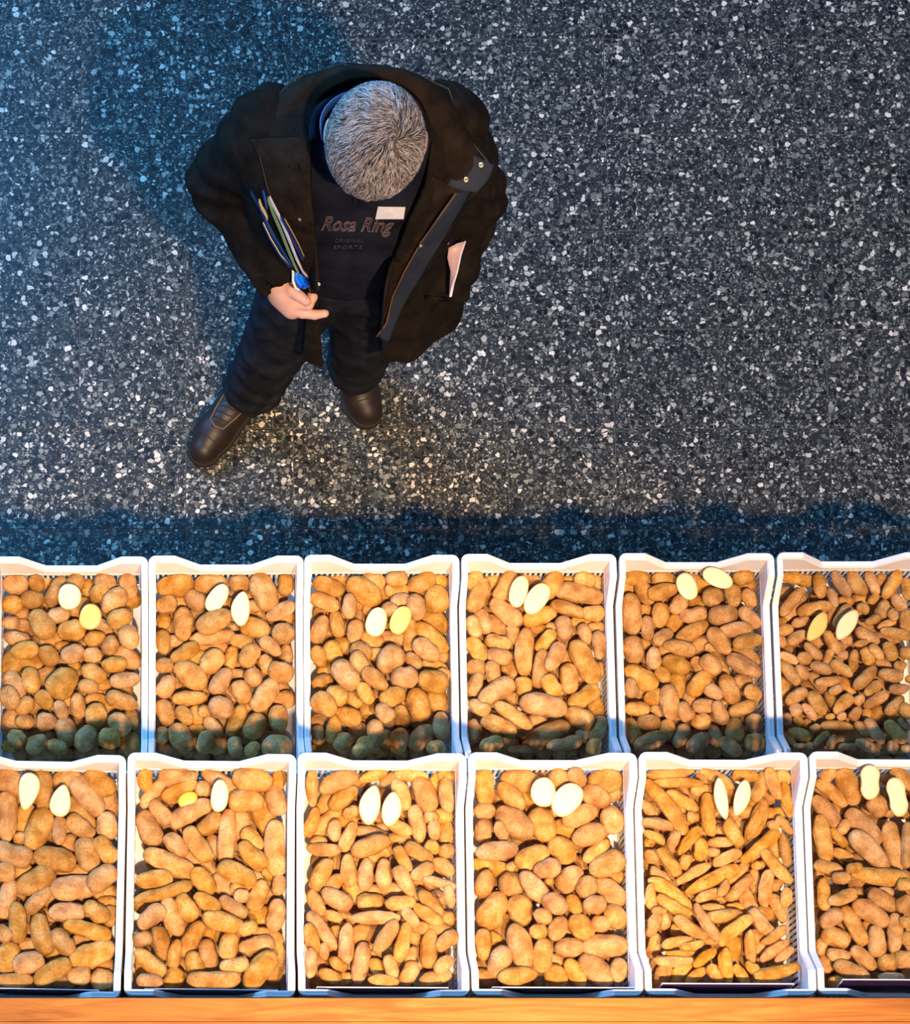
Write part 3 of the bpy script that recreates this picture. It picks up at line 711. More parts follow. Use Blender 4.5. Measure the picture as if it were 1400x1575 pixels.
        tag(o, '%s potato half, %s flesh, %s, in %s %s crate' % (sh, cn, pos, ORD[ci % 6], rowname), 'potato', 'cut potato halves laid on the potatoes')
    fill_crate(co.location)
    if ci in (5, 11): fill_crate(co.location, 0.066, lambda x: x > P(1412, 1000, Z).x)
    if ci in (0, 6): fill_crate(co.location, 0.066, lambda x: x < P(-14, 1000, Z).x)
fill = link('potatoes', mesh('potatoes', under_v, under_f, True, M_pot['oval_potato']))
tag(fill, 'brown potatoes lying deep beneath the top layer of every crate', 'potatoes', None, 'stuff')

# ------------------------------------------------------------------ stepped stand, wooden board, sign cards
M_wood = wood_mat('golden_wood', (0.34, 0.100, 0.013), (0.54, 0.185, 0.026), (0.66, 0.265, 0.050))
M_dkwood = wood_mat('step_wood', (0.10, 0.05, 0.02), (0.16, 0.08, 0.03), (0.2, 0.11, 0.05))
XL, XR = -0.72, 2.30
yb1 = P(290, 855, Z1).y; yb2 = P(290, 1159, Z2).y
stand = empty('display_stand', (0.6, yb1 - CD, 0))
tag(stand, 'stepped dark wooden display stand under the potato crates', 'stand')
def step(name, ya, yb, zt):
    b_ = MB(); b_.box((XL - 0.6, ya - (yb1 - CD), 0.0), (XR - 0.6, yb - (yb1 - CD), zt))
    o = b_.build(name, M_dkwood, stand); bevel(o, 0.003); return o
step('lower_step', yb2 + 0.006, yb1 + 0.004, Z1 - CH)
step('upper_step', yb2 - CD - 0.004, yb2 + 0.005, Z2 - CH)
step('rear_step', 0.30, yb2 - CD - 0.006, 1.118)
ZB = 1.15
yb3 = P(290, 1535, ZB).y
board = empty('wooden_board', (0.6, yb3 - 0.1, 1.118))
tag(board, 'golden wooden board along the near edge of the crates', 'board')
ys = [yb3, P(290, 1571.5, ZB).y, P(290, 1571.5, ZB).y - 0.10, 0.31]
for k in range(3):
    b_ = MB(); b_.box((XL - 0.6, ys[k+1] + 0.0006 - (yb3 - 0.1), 0.0005), (XR - 0.6, ys[k] - (yb3 - 0.1), ZB - 1.118))
    bevel(b_.build('plank', M_wood, board), 0.0012)

M_sign = plain('purple_card', (0.035, 0.012, 0.07), 0.35, 0.5)
M_card = plain('white_card', (0.85, 0.78, 0.80), 0.5)
signs = [(-70, 152, 1521, 0.0), (222, 428, 1522, 0.0), (487, 690, 1519, 0.03), (757, 976, 1519, 0.03), (1018, 1222, 1513, 0.13), (1296, 1500, 1507, 0.17)]
for k, (xa, xb, yy, tilt) in enumerate(signs):
    A = P(xa, yy, Z2 - 0.018); B = P(xb, yy, Z2 - 0.018)
    ln = B.x - A.x
    o = empty('sign_card', ((A.x + B.x) / 2, A.y, A.z))
    b_ = MB(); b_.box((-ln/2, -0.0008, -0.065), (ln/2, 0.0012, 0.0))
    bevel(b_.build('backing', M_card, o), 0.0003)
    b_ = MB(); b_.box((-ln/2 + 0.0015, -0.0016, -0.064), (ln/2 - 0.0015, -0.0009, -0.0012))
    b_.build('printed_face', M_sign, o)
    o.rotation_euler = (-tilt, 0, crate_obj[6 + k].rotation_euler.z)
    # the lower edge swings out towards the board
    tag(o, 'dark purple sign card standing at the front of the %s board-side crate' % ORD[k], 'sign', 'purple sign cards in the board-side crates')
# ------------------------------------------------------------------ the man: distance fields meshed with surface nets
def smin(a, b, k):
    h = np.clip(0.5 + 0.5 * (b - a) / k, 0, 1)
    return b * (1 - h) + a * h - k * h * (1 - h)

def capsule(X, Y, Z, p0, r0, p1, r1):
    a = np.array(p0, float); b = np.array(p1, float); d = b - a
    t = np.clip(((X - a[0]) * d[0] + (Y - a[1]) * d[1] + (Z - a[2]) * d[2]) / d.dot(d), 0, 1)
    q = np.sqrt((X - a[0] - t * d[0])**2 + (Y - a[1] - t * d[1])**2 + (Z - a[2] - t * d[2])**2)
    return q - (r0 + (r1 - r0) * t)

def ellip(X, Y, Z, c, r, M=None):
    x, y, z = X - c[0], Y - c[1], Z - c[2]
    if M is not None:
        x, y, z = (M[0][0]*x + M[0][1]*y + M[0][2]*z, M[1][0]*x + M[1][1]*y + M[1][2]*z, M[2][0]*x + M[2][1]*y + M[2][2]*z)
    k = np.sqrt((x / r[0])**2 + (y / r[1])**2 + (z / r[2])**2)
    return (k - 1) * min(r)

def surface_nets(f, lo, hi, h):
    xs, ys, zs = [np.arange(lo[i], hi[i] + h, h) for i in range(3)]
    X, Y, Z = np.meshgrid(xs, ys, zs, indexing='ij')
    F = f(X, Y, Z)
    s = F < 0
    n = F.shape
    acc = np.zeros((n[0]-1, n[1]-1, n[2]-1, 3)); cnt = np.zeros((n[0]-1, n[1]-1, n[2]-1))
    cr = [(i, j, k) for i in (0, 1) for j in (0, 1) for k in (0, 1)]
    def sub(A, c): return A[c[0]:n[0]-1+c[0], c[1]:n[1]-1+c[1], c[2]:n[2]-1+c[2]]
    for c in cr:
        for ax in range(3):
            if c[ax] == 0:
                d = list(c); d[ax] = 1; d = tuple(d)
                Fa, Fb = sub(F, c), sub(F, d)
                m = sub(s, c) != sub(s, d)
                t = np.where(m, Fa / np.where(m, Fa - Fb, 1), 0)
                for q in range(3):
                    v = c[q] + (t if q == ax else 0)
                    acc[..., q] += np.where(m, v, 0)
                cnt += m
    act = cnt > 0
    idx = -np.ones(act.shape, int); idx[act] = np.arange(act.sum())
    ii = np.argwhere(act)
    V = (acc[act] / cnt[act][:, None] + ii) * h + np.array([xs[0], ys[0], zs[0]])
    faces = []
    for ax in range(3):
        o1, o2 = [(1, 2), (2, 0), (0, 1)][ax]
        sl0 = [slice(1, -1)] * 3; sl0[ax] = slice(0, -1)
        sl1 = list(sl0); sl1[ax] = slice(1, None)
        s0, s1 = s[tuple(sl0)], s[tuple(sl1)]
        for flip, m in ((False, s0 & ~s1), (True, ~s0 & s1)):
            g = np.argwhere(m)
            if len(g) == 0: continue
            for q in range(3):
                if q != ax: g[:, q] += 1
            def cell(a, b):
                c = g.copy(); c[:, o1] -= a; c[:, o2] -= b
                return idx[c[:, 0], c[:, 1], c[:, 2]]
            quad = np.stack([cell(1, 1), cell(0, 1), cell(0, 0), cell(1, 0)], 1)
            faces.append(quad[:, ::-1] if flip else quad)
    Fc = np.concatenate(faces)
    Fc = Fc[(Fc >= 0).all(1)]
    return V, Fc

def relax(V, Fc, it=2, lam=0.5):
    e = np.concatenate([Fc[:, [0, 1]], Fc[:, [1, 2]], Fc[:, [2, 3]], Fc[:, [3, 0]]])
    for _ in range(it):
        for l in (lam, -lam * 0.9):
            acc = np.zeros_like(V); c = np.zeros(len(V))
            np.add.at(acc, e[:, 0], V[e[:, 1]]); np.add.at(acc, e[:, 1], V[e[:, 0]])
            np.add.at(c, e[:, 0], 1); np.add.at(c, e[:, 1], 1)
            V = V + l * (acc / np.maximum(c, 1)[:, None] - V)
    return V

def np_mesh(name, V, Fc, mat):
    me = bpy.data.meshes.new(name)
    me.from_pydata(V.tolist(), [], Fc.tolist())
    me.update()
    me.polygons.foreach_set('use_smooth', [True] * len(me.polygons))
    if mat: me.materials.append(mat)
    return me

def fold(X, Y, Z, f, a, seed=0.0, dirv=(1, 0.3, 2)):
    u = (X * dirv[0] + Y * dirv[1] + Z * dirv[2]) * f + seed
    return a * (np.sin(u + 1.7 * np.sin(X * f * 0.7 + seed * 2) + 1.3 * np.sin(Z * f * 0.5 + Y * f * 0.6)) )

M_skin = plain('skin', (0.74, 0.42, 0.32), 0.5, 0.35, scale=40, amp=0.10, bump=0.05)
M_skin.node_tree.nodes['Principled BSDF'].inputs['Subsurface Weight'].default_value = 0.12
M_skin.node_tree.nodes['Principled BSDF'].inputs['Subsurface Radius'].default_value = (0.01, 0.004, 0.002)
M_coat = cloth('coat_wool', (0.0070, 0.0048, 0.0034), (0.022, 0.0155, 0.0105), 1100, wr=26)
M_lining = cloth('coat_lining', (0.011, 0.0070, 0.0042), (0.032, 0.021, 0.0125), 700, wr=30)
M_facing = cloth('coat_facing', (0.022, 0.027, 0.036), (0.042, 0.05, 0.063), 900, 0.6, wr=14)
M_piping = plain('tan_piping', (0.20, 0.10, 0.05), 0.7)
M_knit = cloth('navy_knit', (0.0065, 0.0075, 0.013), (0.019, 0.021, 0.034), 1300, wr=20)
M_jeans = cloth('black_denim', (0.0055, 0.006, 0.0085), (0.021, 0.023, 0.030), 800, wr=24)
M_leather = plain('dark_brown_leather', (0.016, 0.009, 0.006), 0.5, 0.35, scale=70, amp=0.4, bump=0.12)
M_sole = plain('rubber_sole', (0.012, 0.010, 0.009), 0.8)
M_brass = plain('brass_snap', (0.85, 0.62, 0.30), 0.28, 0.6, metal=1.0)
M_shirt = plain('grey_blue_shirt_cotton', (0.16, 0.18, 0.30), 0.85)
M_white_eye = plain('eye_white', (0.8, 0.78, 0.75), 0.2)
M_iris = plain('eye_iris', (0.05, 0.09, 0.13), 0.1)

def hair_mat():
    t = NT('grey_brown_hair', 0.42, 0.5)
    geo = t.n('ShaderNodeNewGeometry')
    t.color(t.ramp(geo.outputs['Random Per Island'], [(0.0, (0.12, 0.085, 0.065)), (0.3, (0.27, 0.21, 0.165)), (0.6, (0.48, 0.41, 0.35)), (0.85, (0.60, 0.55, 0.50)), (1.0, (0.82, 0.79, 0.75))]))
    return t.m
M_hair = hair_mat()
M_scalp = plain('hair_roots', (0.13, 0.10, 0.08), 0.8, scale=150, amp=0.3)

man = empty('person', (0.27, 2.27, 0))
tag(man, 'grey-haired person in an open dark brown coat standing bowed, holding a bundle of coloured leaflets', 'person')
MAN_OFF = Vector((0.27, 2.27, 0))
def add_part(name, me, mat=None, parent=None):
    """mesh given in world coordinates becomes a part of the man (or of one of his parts)"""
    me.transform(Matrix.Translation(-MAN_OFF))
    return link(name, me, mat, parent or man)

# joints (world)
SH_R, EL_R, WR_R = (0.150, 2.285, 1.345), (0.068, 2.315, 1.10), (0.180, 2.150, 1.035)
SH_L, EL_L, WR_L = (0.462, 2.290, 1.345), (0.536, 2.285, 1.10), (0.508, 2.185, 0.925)
HIP_R, KN_R, AN_R = (0.245, 2.245, 0.90), tuple(P(425, 527, 0.50)), tuple(P(388, 600, 0.09))
HIP_L, KN_L, AN_L = (0.392, 2.245, 0.90), tuple(P(560, 512, 0.50)), tuple(P(547, 566, 0.09))

# head frame
HC = Vector(P(577, 219, 1.585))
PITCH = math.radians(49)
f0 = Vector((-0.13, -1, 0)).normalized()
h_f = (f0 * math.cos(PITCH) + Vector((0, 0, -1)) * math.sin(PITCH)).normalized()
h_u = (f0 * math.sin(PITCH) + Vector((0, 0, 1)) * math.cos(PITCH)).normalized()
h_r = h_f.cross(h_u).normalized()
HM = [list(h_r), list(h_f), list(h_u)]
def H(x, y, z): return HC + h_r * x + h_f * y + h_u * z     # right, forward, up

def head_sdf(X, Y, Z):
    x = X - HC.x; y = Y - HC.y; z = Z - HC.z
    a = HM[0][0]*x + HM[0][1]*y + HM[0][2]*z
    b = HM[1][0]*x + HM[1][1]*y + HM[1][2]*z
    c = HM[2][0]*x + HM[2][1]*y + HM[2][2]*z
    d = ellip(a, b, c, (0, -0.006, 0.012), (0.0745, 0.086, 0.083))
    d = smin(d, ellip(a, b, c, (0, 0.030, -0.040), (0.060, 0.058, 0.072)), 0.03)
    d = smin(d, ellip(a, b, c, (0, 0.055, -0.088), (0.030, 0.030, 0.024)), 0.025)       # chin
    d = smin(d, capsule(a, b, c, (-0.034, 0.080, 0.012), 0.008, (0.034, 0.080, 0.012), 0.008), 0.02)   # brow
    for s in (-1, 1):
        d = np.maximum(d, -ellip(a, b, c, (s * 0.031, 0.098, -0.006), (0.018, 0.020, 0.012)) - 0.0) if False else -smin(-d, ellip(a, b, c, (s * 0.031, 0.100, -0.005), (0.018, 0.018, 0.011)), 0.012)
        d = smin(d, ellip(a, b, c, (s * 0.031, 0.078, -0.006), (0.0125, 0.0125, 0.0125)), 0.003)
        d = smin(d, ellip(a, b, c, (s * 0.042, 0.064, -0.034), (0.020, 0.022, 0.018)), 0.02)        # cheek
        d = smin(d, ellip(a, b, c, (s * 0.083, -0.004, -0.012), (0.006, 0.018, 0.030)), 0.006)     # ear
    d = smin(d, capsule(a, b, c, (0, 0.088, 0.006), 0.007, (0, 0.108, -0.034), 0.010), 0.012)      # nose
    for s in (-1, 1): d = smin(d, ellip(a, b, c, (s * 0.011, 0.097, -0.037), (0.008, 0.009, 0.007)), 0.006)
    d = smin(d, capsule(a, b, c, (-0.018, 0.083, -0.062), 0.005, (0.018, 0.083, -0.062), 0.005), 0.006)
    d = smin(d, capsule(a, b, c, (-0.014, 0.083, -0.071), 0.006, (0.014, 0.083, -0.071), 0.006), 0.006)
    return d

NECK0 = (0.305, 2.245, 1.40)
def body_sdf(X, Y, Z):
    d = ellip(X, Y, Z, (0.31, 2.245, 1.26), (0.165, 0.095, 0.17))
    d = smin(d, ellip(X, Y, Z, (0.315, 2.245, 1.08), (0.14, 0.088, 0.15)), 0.06)
    d = smin(d, ellip(X, Y, Z, (0.32, 2.245, 0.93), (0.145, 0.090, 0.10)), 0.06)
    d = smin(d, capsule(X, Y, Z, NECK0, 0.062, tuple(H(0, -0.03, -0.04)), 0.055), 0.04)
    for sh, el, wr in ((SH_R, EL_R, WR_R), (SH_L, EL_L, WR_L)):
        d = smin(d, capsule(X, Y, Z, sh, 0.055, el, 0.042), 0.05)
        d = smin(d, capsule(X, Y, Z, el, 0.042, wr, 0.027), 0.012)
    for h, k, a in ((HIP_R, KN_R, AN_R), (HIP_L, KN_L, AN_L)):
        d = smin(d, capsule(X, Y, Z, h, 0.080, k, 0.052), 0.05)
        d = smin(d, capsule(X, Y, Z, k, 0.052, a, 0.036), 0.015)
    # left hand, half in the coat pocket
    p = Vector(WR_L)
    d = smin(d, ellip(X, Y, Z, (p.x - 0.030, p.y + 0.022, p.z - 0.028), (0.020, 0.032, 0.040)), 0.02)
    for i, dy in enumerate((-0.028, -0.009, 0.010, 0.028)):
        d = smin(d, capsule(X, Y, Z, (p.x - 0.036, p.y + 0.022 + dy * .8, p.z - 0.055), 0.010, (p.x - 0.062, p.y + 0.024 + dy * 0.7, p.z - 0.085 + 0.006 * abs(i - 1)), 0.0085), 0.003)
    d = smin(d, capsule(X, Y, Z, (p.x - 0.034, p.y - 0.002, p.z - 0.020), 0.011, (p.x - 0.062, p.y - 0.012, p.z - 0.045), 0.009), 0.004)
    d = smin(d, head_sdf(X, Y, Z), 0.02)
    return d

V, Fc = surface_nets(body_sdf, (-0.02, 2.00, 0.03), (0.64, 2.46, 1.74), 0.0065)
V = relax(V, Fc, 1)
# finer head laid over the coarse one, and the visible right hand with its fingers
Vh, Fh = surface_nets(lambda X, Y, Z: head_sdf(X, Y, Z) - 0.0008, tuple(HC - Vector((0.14, 0.16, 0.15))), tuple(HC + Vector((0.14, 0.14, 0.14))), 0.0032)

def hp(px, py, z): return tuple(P(px, py, z))
def finger(d, X, Y, Z, pts, r0, r1):
    n = len(pts) - 1
    for i in range(n):
        a = r0 + (r1 - r0) * i / n; b = r0 + (r1 - r0) * (i + 1) / n
        d = smin(d, capsule(X, Y, Z, pts[i], a, pts[i + 1], b), 0.0025)
    return d
def hand_sdf(X, Y, Z):
    wr = hp(420, 424, 1.035)
    d = capsule(X, Y, Z, wr, 0.027, hp(438, 447, 1.025), 0.025)
    d = smin(d, capsule(X, Y, Z, hp(436, 443, 1.020), 0.026, hp(453, 466, 1.005), 0.023), 0.02)
    d = smin(d, capsule(X, Y, Z, hp(430, 455, 1.000), 0.020, hp(449, 475, 0.990), 0.018), 0.02)
    e = finger(np.full_like(X, 1.0), X, Y, Z, [hp(448, 473, 1.004), hp(465, 481, 1.003), hp(484, 484, 1.003), hp(500, 482, 1.004)], 0.0125, 0.0078)   # index, stretched
    f2 = finger(np.full_like(X, 1.0), X, Y, Z, [hp(455, 468, 1.016), hp(474, 469, 1.022), hp(481, 457, 1.026), hp(478, 446, 1.024)], 0.0115, 0.0085)   # middle, curled
    f3 = finger(np.full_like(X, 1.0), X, Y, Z, [hp(448, 470, 0.985), hp(468, 472, 0.985), hp(478, 462, 0.992), hp(473, 452, 0.996)], 0.0115, 0.0085)
    f4 = finger(np.full_like(X, 1.0), X, Y, Z, [hp(440, 470, 0.970), hp(458, 473, 0.967), hp(468, 465, 0.972), hp(465, 457, 0.976)], 0.0100, 0.0075)
    th = finger(np.full_like(X, 1.0), X, Y, Z, [hp(433, 434, 1.038), hp(448, 446, 1.045), hp(461, 456, 1.044), hp(471, 463, 1.040)], 0.0140, 0.0092)    # thumb on top
    for q in (e, f2, f3, f4): d = smin(d, q, 0.0035)
    d = smin(d, th, 0.005)
    return d
Vr, Fr = surface_nets(hand_sdf, (0.10, 2.01, 0.93), (0.29, 2.22, 1.09), 0.0022)
VV = np.concatenate([V, Vh, Vr]); FF = np.concatenate([Fc, Fh + len(V), Fr + len(V) + len(Vh)])
body = add_part('body', np_mesh('body', VV, FF, M_skin))
for s in (-1, 1):
    bm = bmesh.new(); bmesh.ops.create_uvsphere(bm, u_segments=16, v_segments=10, radius=0.0118)
    me = bpy.data.meshes.new('eye'); bm.to_mesh(me); bm.free()
    me.transform(Matrix.Translation(H(s * 0.031, 0.0825, -0.006)))
    me.polygons.foreach_set('use_smooth', [True] * len(me.polygons))
    eo = add_part('eye', me, M_white_eye)
    bm = bmesh.new(); bmesh.ops.create_uvsphere(bm, u_segments=12, v_segments=8, radius=0.0055)
    me = bpy.data.meshes.new('iris'); bm.to_mesh(me); bm.free()
    me.transform(Matrix.Translation(H(s * 0.031, 0.0895, -0.008)))
    add_part('iris', me, M_iris, eo)

def nail(px, py, z, px2, py2, r):
    a, b = P(px, py, z), P(px2, py2, z)
    b_ = MB(); b_.tube([a - MAN_OFF, (a + b) / 2 - MAN_OFF, b - MAN_OFF], [r * 0.8, r, r * 0.7], 8)
    b_.build('fingernail', M_nail, body, True)
M_nail = plain('nail', (0.80, 0.52, 0.42), 0.5, 0.3)
nail(496, 481.0, 1.0085, 500, 480.6, 0.0042)
nail(466.5, 459.0, 1.0480, 471, 462, 0.0045)

# --- hair: a cap and several thousand short strands swirling from the crown
ER = np.array([0.0785, 0.0900, 0.0870]); EC = np.array([0, -0.007, 0.013])
def cap_sdf(X, Y, Z):
    x = X - HC.x; y = Y - HC.y; z = Z - HC.z
    a = HM[0][0]*x + HM[0][1]*y + HM[0][2]*z
    b = HM[1][0]*x + HM[1][1]*y + HM[1][2]*z
    c = HM[2][0]*x + HM[2][1]*y + HM[2][2]*z
    d = ellip(a, b, c, tuple(EC), tuple(ER * 0.985))
    cut = -(c * 0.80 - b * 0.55 + 0.030)           # hairline plane
    return np.maximum(d, cut)
Vc, Fc2 = surface_nets(cap_sdf, tuple(HC - Vector((0.14, 0.16, 0.15))), tuple(HC + Vector((0.14, 0.14, 0.14))), 0.005)
hair = add_part('hair', np_mesh('hair', relax(Vc, Fc2, 1), Fc2, M_scalp))
hr = np.random.RandomState(5)
N = 9000
dirs = hr.normal(size=(N * 2, 3)); dirs /= np.linalg.norm(dirs, axis=1)[:, None]
pts = dirs * ER
keep = (pts[:, 2] + EC[2]) * 0.80 - (pts[:, 1] + EC[1]) * 0.55 + 0.028 > 0
dirs = dirs[keep][:N]
WH = np.array([-0.42, -0.40, 0.82]); WH /= np.linalg.norm(WH)       # whorl on the crown (right, forward, up)
sv, sf = [], []
K = 5
HMn = np.array(HM)
for d in dirs:
    p = d.copy(); L = hr.uniform(0.022, 0.036); wd = hr.uniform(0.00040, 0.00075)
    swirl = 0.75; jit = hr.normal(0, 0.13)
    path = []
    for k in range(K):
        q = p * ER
        lift = 0.0015 + 0.0060 * math.sin(PI * min(1, (k + 0.7) / K)) * hr.uniform(0.7, 1.1)
        nrm = p / ER; nrm /= np.linalg.norm(nrm)
        path.append(q + nrm * lift + EC)
        away = p - WH; away -= p * away.dot(p); ln = np.linalg.norm(away) + 1e-6
        away /= ln
        side = np.cross(p, away)
        dist = math.acos(max(-1, min(1, p.dot(WH))))
        an = swirl * math.exp(-dist * 1.1) + jit + 0.32 * math.sin(9 * p[0] + 5 * p[1]) + 0.22 * math.sin(23 * p[0] - 17 * p[1] + 9 * p[2]) 
        fwd_ = np.array([0.45, 0.75, 0.1]); fwd_ -= p * fwd_.dot(p)
        t = away * math.cos(an) + side * math.sin(an) + fwd_ * 0.55 * min(1, dist)
        t /= np.linalg.norm(t)
        p = p + t * (L / K) / 0.092; p /= np.linalg.norm(p)
    path = np.array(path)
    n0 = len(sv)
    for k in range(K):
        tt = path[min(k+1, K-1)] - path[max(k-1, 0)]; tt /= np.linalg.norm(tt) + 1e-9
        nn = path[k] / np.linalg.norm(path[k]); ss = np.cross(tt, nn); ss /= np.linalg.norm(ss) + 1e-9
        w_ = wd * (1.0, 1.15, 1.0, 0.8, 0.25)[k]
        for q in (ss * w_, -ss * w_ * 0.9, nn * w_ * 1.2):
            sv.append(path[k] + q)
    for k in range(K - 1):
        for j in range(3):
            l = (j + 1) % 3
            sf.append((n0+k*3+j, n0+k*3+l, n0+(k+1)*3+l, n0+(k+1)*3+j))
SV = np.array(sv) @ HMn + np.array(HC)
add_part('hair_strands', np_mesh('hair_strands', SV, np.array(sf), M_hair), None, hair)

# --- trousers
def legs_sdf(X, Y, Z):
    d = ellip(X, Y, Z, (0.318, 2.245, 0.935), (0.172, 0.112, 0.115))
    for h, k, a, s in ((HIP_R, KN_R, AN_R, 0.0), (HIP_L, KN_L, AN_L, 2.0)):
        l = capsule(X, Y, Z, h, 0.094, k, 0.070)
        l = smin(l, capsule(X, Y, Z, k, 0.070, a, 0.064), 0.02)
        d = smin(d, l, 0.045)
    w_ = np.clip((0.60 - Z) / 0.4, 0.25, 1.0)
    d = d + fold(X, Y, Z, 31, 0.0045, 0.3, (1.1, 0.7, 1.9)) * w_ + fold(X, Y, Z, 57, 0.0018, 1.3, (-1.6, 1.2, 1.5))
    d = np.maximum(d, 0.075 - Z)
    return np.maximum(d, Z - 1.02)
V, Fc = surface_nets(legs_sdf, (0.0, 2.02, 0.04), (0.60, 2.50, 1.02), 0.0058)
trousers = add_part('trousers', np_mesh('trousers', relax(V, Fc, 1), Fc, M_jeans))

# --- sweater
def chest_sdf(X, Y, Z):
    d = ellip(X, Y, Z, (0.31, 2.245, 1.27), (0.180, 0.112, 0.18))
    d = smin(d, ellip(X, Y, Z, (0.315, 2.240, 1.08), (0.172, 0.124, 0.21)), 0.05)
    d = smin(d, capsule(X, Y, Z, (0.21, 2.26, 1.375), 0.055, (0.40, 2.26, 1.375), 0.055), 0.05)
    d = smin(d, capsule(X, Y, Z, (0.306, 2.235, 1.40), 0.070, (0.306, 2.215, 1.44), 0.064), 0.03)
    d = d + fold(X, Y, Z, 30, 0.003, 2.0, (0.8, 0.3, 1.4))
    return np.maximum(d, 0.93 - Z)
V, Fc = surface_nets(chest_sdf, (0.10, 2.08, 0.90), (0.54, 2.42, 1.53), 0.006)
V = relax(V, Fc, 1)
sweater = add_part('sweater', np_mesh('sweater', V.copy(), Fc, M_knit))
BV_SW = BVHTree.FromPolygons(V.tolist(), Fc.tolist())

# --- coat: thick shell, open in front, fused with the sleeves
ZS = np.array([0.70, 0.75, 0.90, 1.05, 1.20, 1.32, 1.385, 1.43, 1.47, 1.52])
CXs = np.array([.348, .345, .333, .322, .312, .307, .306, .306, .306, .306])
CYs = np.array([2.235, 2.237, 2.238, 2.238, 2.240, 2.243, 2.246, 2.248, 2.25, 2.25])
AX = np.array([.212, .210, .200, .198, .208, .212, .185, .135, .095, .09])
BY = np.array([.150, .146, .134, .130, .134, .136, .122, .105, .088, .085])
LX = np.array([.276, .273, .259, .247, .236, .228, .222, .218, .21, .21])
RX = np.array([.393, .392, .381, .3775, .3845, .400, .422, .43, .43, .43])
def coat_sdf(X, Y, Z):
    zc = Z[0, 0, :]
    cx, cy, ax, by, lx, rx = [np.interp(zc, ZS, q)[None, None, :] for q in (CXs, CYs, AX, BY, LX, RX)]
    u = (X - cx) / ax; v = (Y - cy) / by
    r = np.sqrt(u * u + v * v)
    d = (r - 1) * np.minimum(ax, by) + fold(X, Y, Z, 17, 0.006, 0.7, (3.0, 1.0, 0.5)) * np.clip((1.25 - Z) / 0.4, 0, 1)
    d = np.maximum(d, Z - 1.455)
    shell = np.abs(d + 0.007) - 0.007
    shell = np.maximum(shell, 0.735 - Z)
    # front opening
    op = np.maximum(np.maximum(lx - X, X - rx), Y - (cy - 0.02))
    solid = np.maximum(d, 1.15 - Z)                    # shoulders are closed around the body
    shell = np.maximum(shell, -op)
    op2 = np.maximum(np.maximum(X - 0.232, Y - (cy + 0.02)), Z - 1.02 - 0.0)
    shell = np.maximum(shell, -op2)
    sl = np.full_like(X, 1.0)
    for sh, el, wr, s in ((SH_R, EL_R, WR_R, 1.0), (SH_L, EL_L, WR_L, 3.0)):
        a = capsule(X, Y, Z, sh, 0.082, el, 0.066)
        wr2 = Vector(el).lerp(Vector(wr), 0.97)
        b = capsule(X, Y, Z, el, 0.066, tuple(wr2), 0.050)
        a = smin(a, b, 0.025)
        a = a + fold(X, Y, Z, 36, 0.0040, s, (1.0, 1.4, 2.0)) + fold(X, Y, Z, 75, 0.0012, s, (2.0, 1.0, -1.5))
        # cuff: cut square and hollow
        dv = (Vector(wr) - Vector(el)).normalized()
        t = (X - wr2.x) * dv.x + (Y - wr2.y) * dv.y + (Z - wr2.z) * dv.z
        rr = np.sqrt(np.maximum(0, (X - wr2.x)**2 + (Y - wr2.y)**2 + (Z - wr2.z)**2 - t * t))
        a = np.maximum(a, t - 0.022)
        a = np.maximum(a, -np.maximum(rr - 0.040, -t - 0.03))
        sl = np.minimum(sl, a)
    d2 = smin(shell, sl, 0.022)
    return d2
V, Fc = surface_nets(coat_sdf, (-0.05, 2.04, 0.70), (0.66, 2.44, 1.48), 0.0052)
V = relax(V, Fc, 1)
coat = add_part('coat', np_mesh('coat', V.copy(), Fc, M_coat))
BV_C = BVHTree.FromPolygons(V.tolist(), Fc.tolist())
CAMP = Vector((0, 0, CAM_H))
def on(bv, px, py, off=0.002, zdef=1.2):
    d = (P(px, py, 1.0) - CAMP).normalized()
    h = bv.ray_cast(CAMP, d)
    if h[0] is None: return P(px, py, zdef), Vector((0, -0.3, 1))
    n = h[1] if h[1].dot(d) < 0 else -h[1]
    return h[0] + n * off, n

# --- sheets of cloth with real thickness
def sheet(name, rows, th, mat, parent, sub=3):
    """rows: list of polylines of 3D points (same length) -> smooth thick sheet"""
    G = np.array([[list(p) for p in r] for r in rows], float)
    for _ in range(sub):      # linear subdivision + smoothing of the inside
        a, b = G.shape[:2]
        G2 = np.zeros((a, 2*b - 1, 3)); G2[:, ::2] = G; G2[:, 1::2] = (G[:, :-1] + G[:, 1:]) / 2
        G3 = np.zeros((2*a - 1, 2*b - 1, 3)); G3[::2] = G2; G3[1::2] = (G2[:-1] + G2[1:]) / 2
        G = G3
        s_ = G.copy()
        s_[:, 1:-1] = (G[:, :-2] + 2 * G[:, 1:-1] + G[:, 2:]) / 4
        G = s_.copy()
        s_[1:-1] = (G[:-2] + 2 * G[1:-1] + G[2:]) / 4
        G = s_
    a, b = G.shape[:2]
    fs = [(i*b+j, i*b+j+1, (i+1)*b+j+1, (i+1)*b+j) for i in range(a-1) for j in range(b-1)]
    me = mesh(name, G.reshape(-1, 3), fs, True, mat)
    o = add_part(name, me, None, parent)
    m = o.modifiers.new('thickness', 'SOLIDIFY'); m.thickness = th; m.offset = 0
    return o

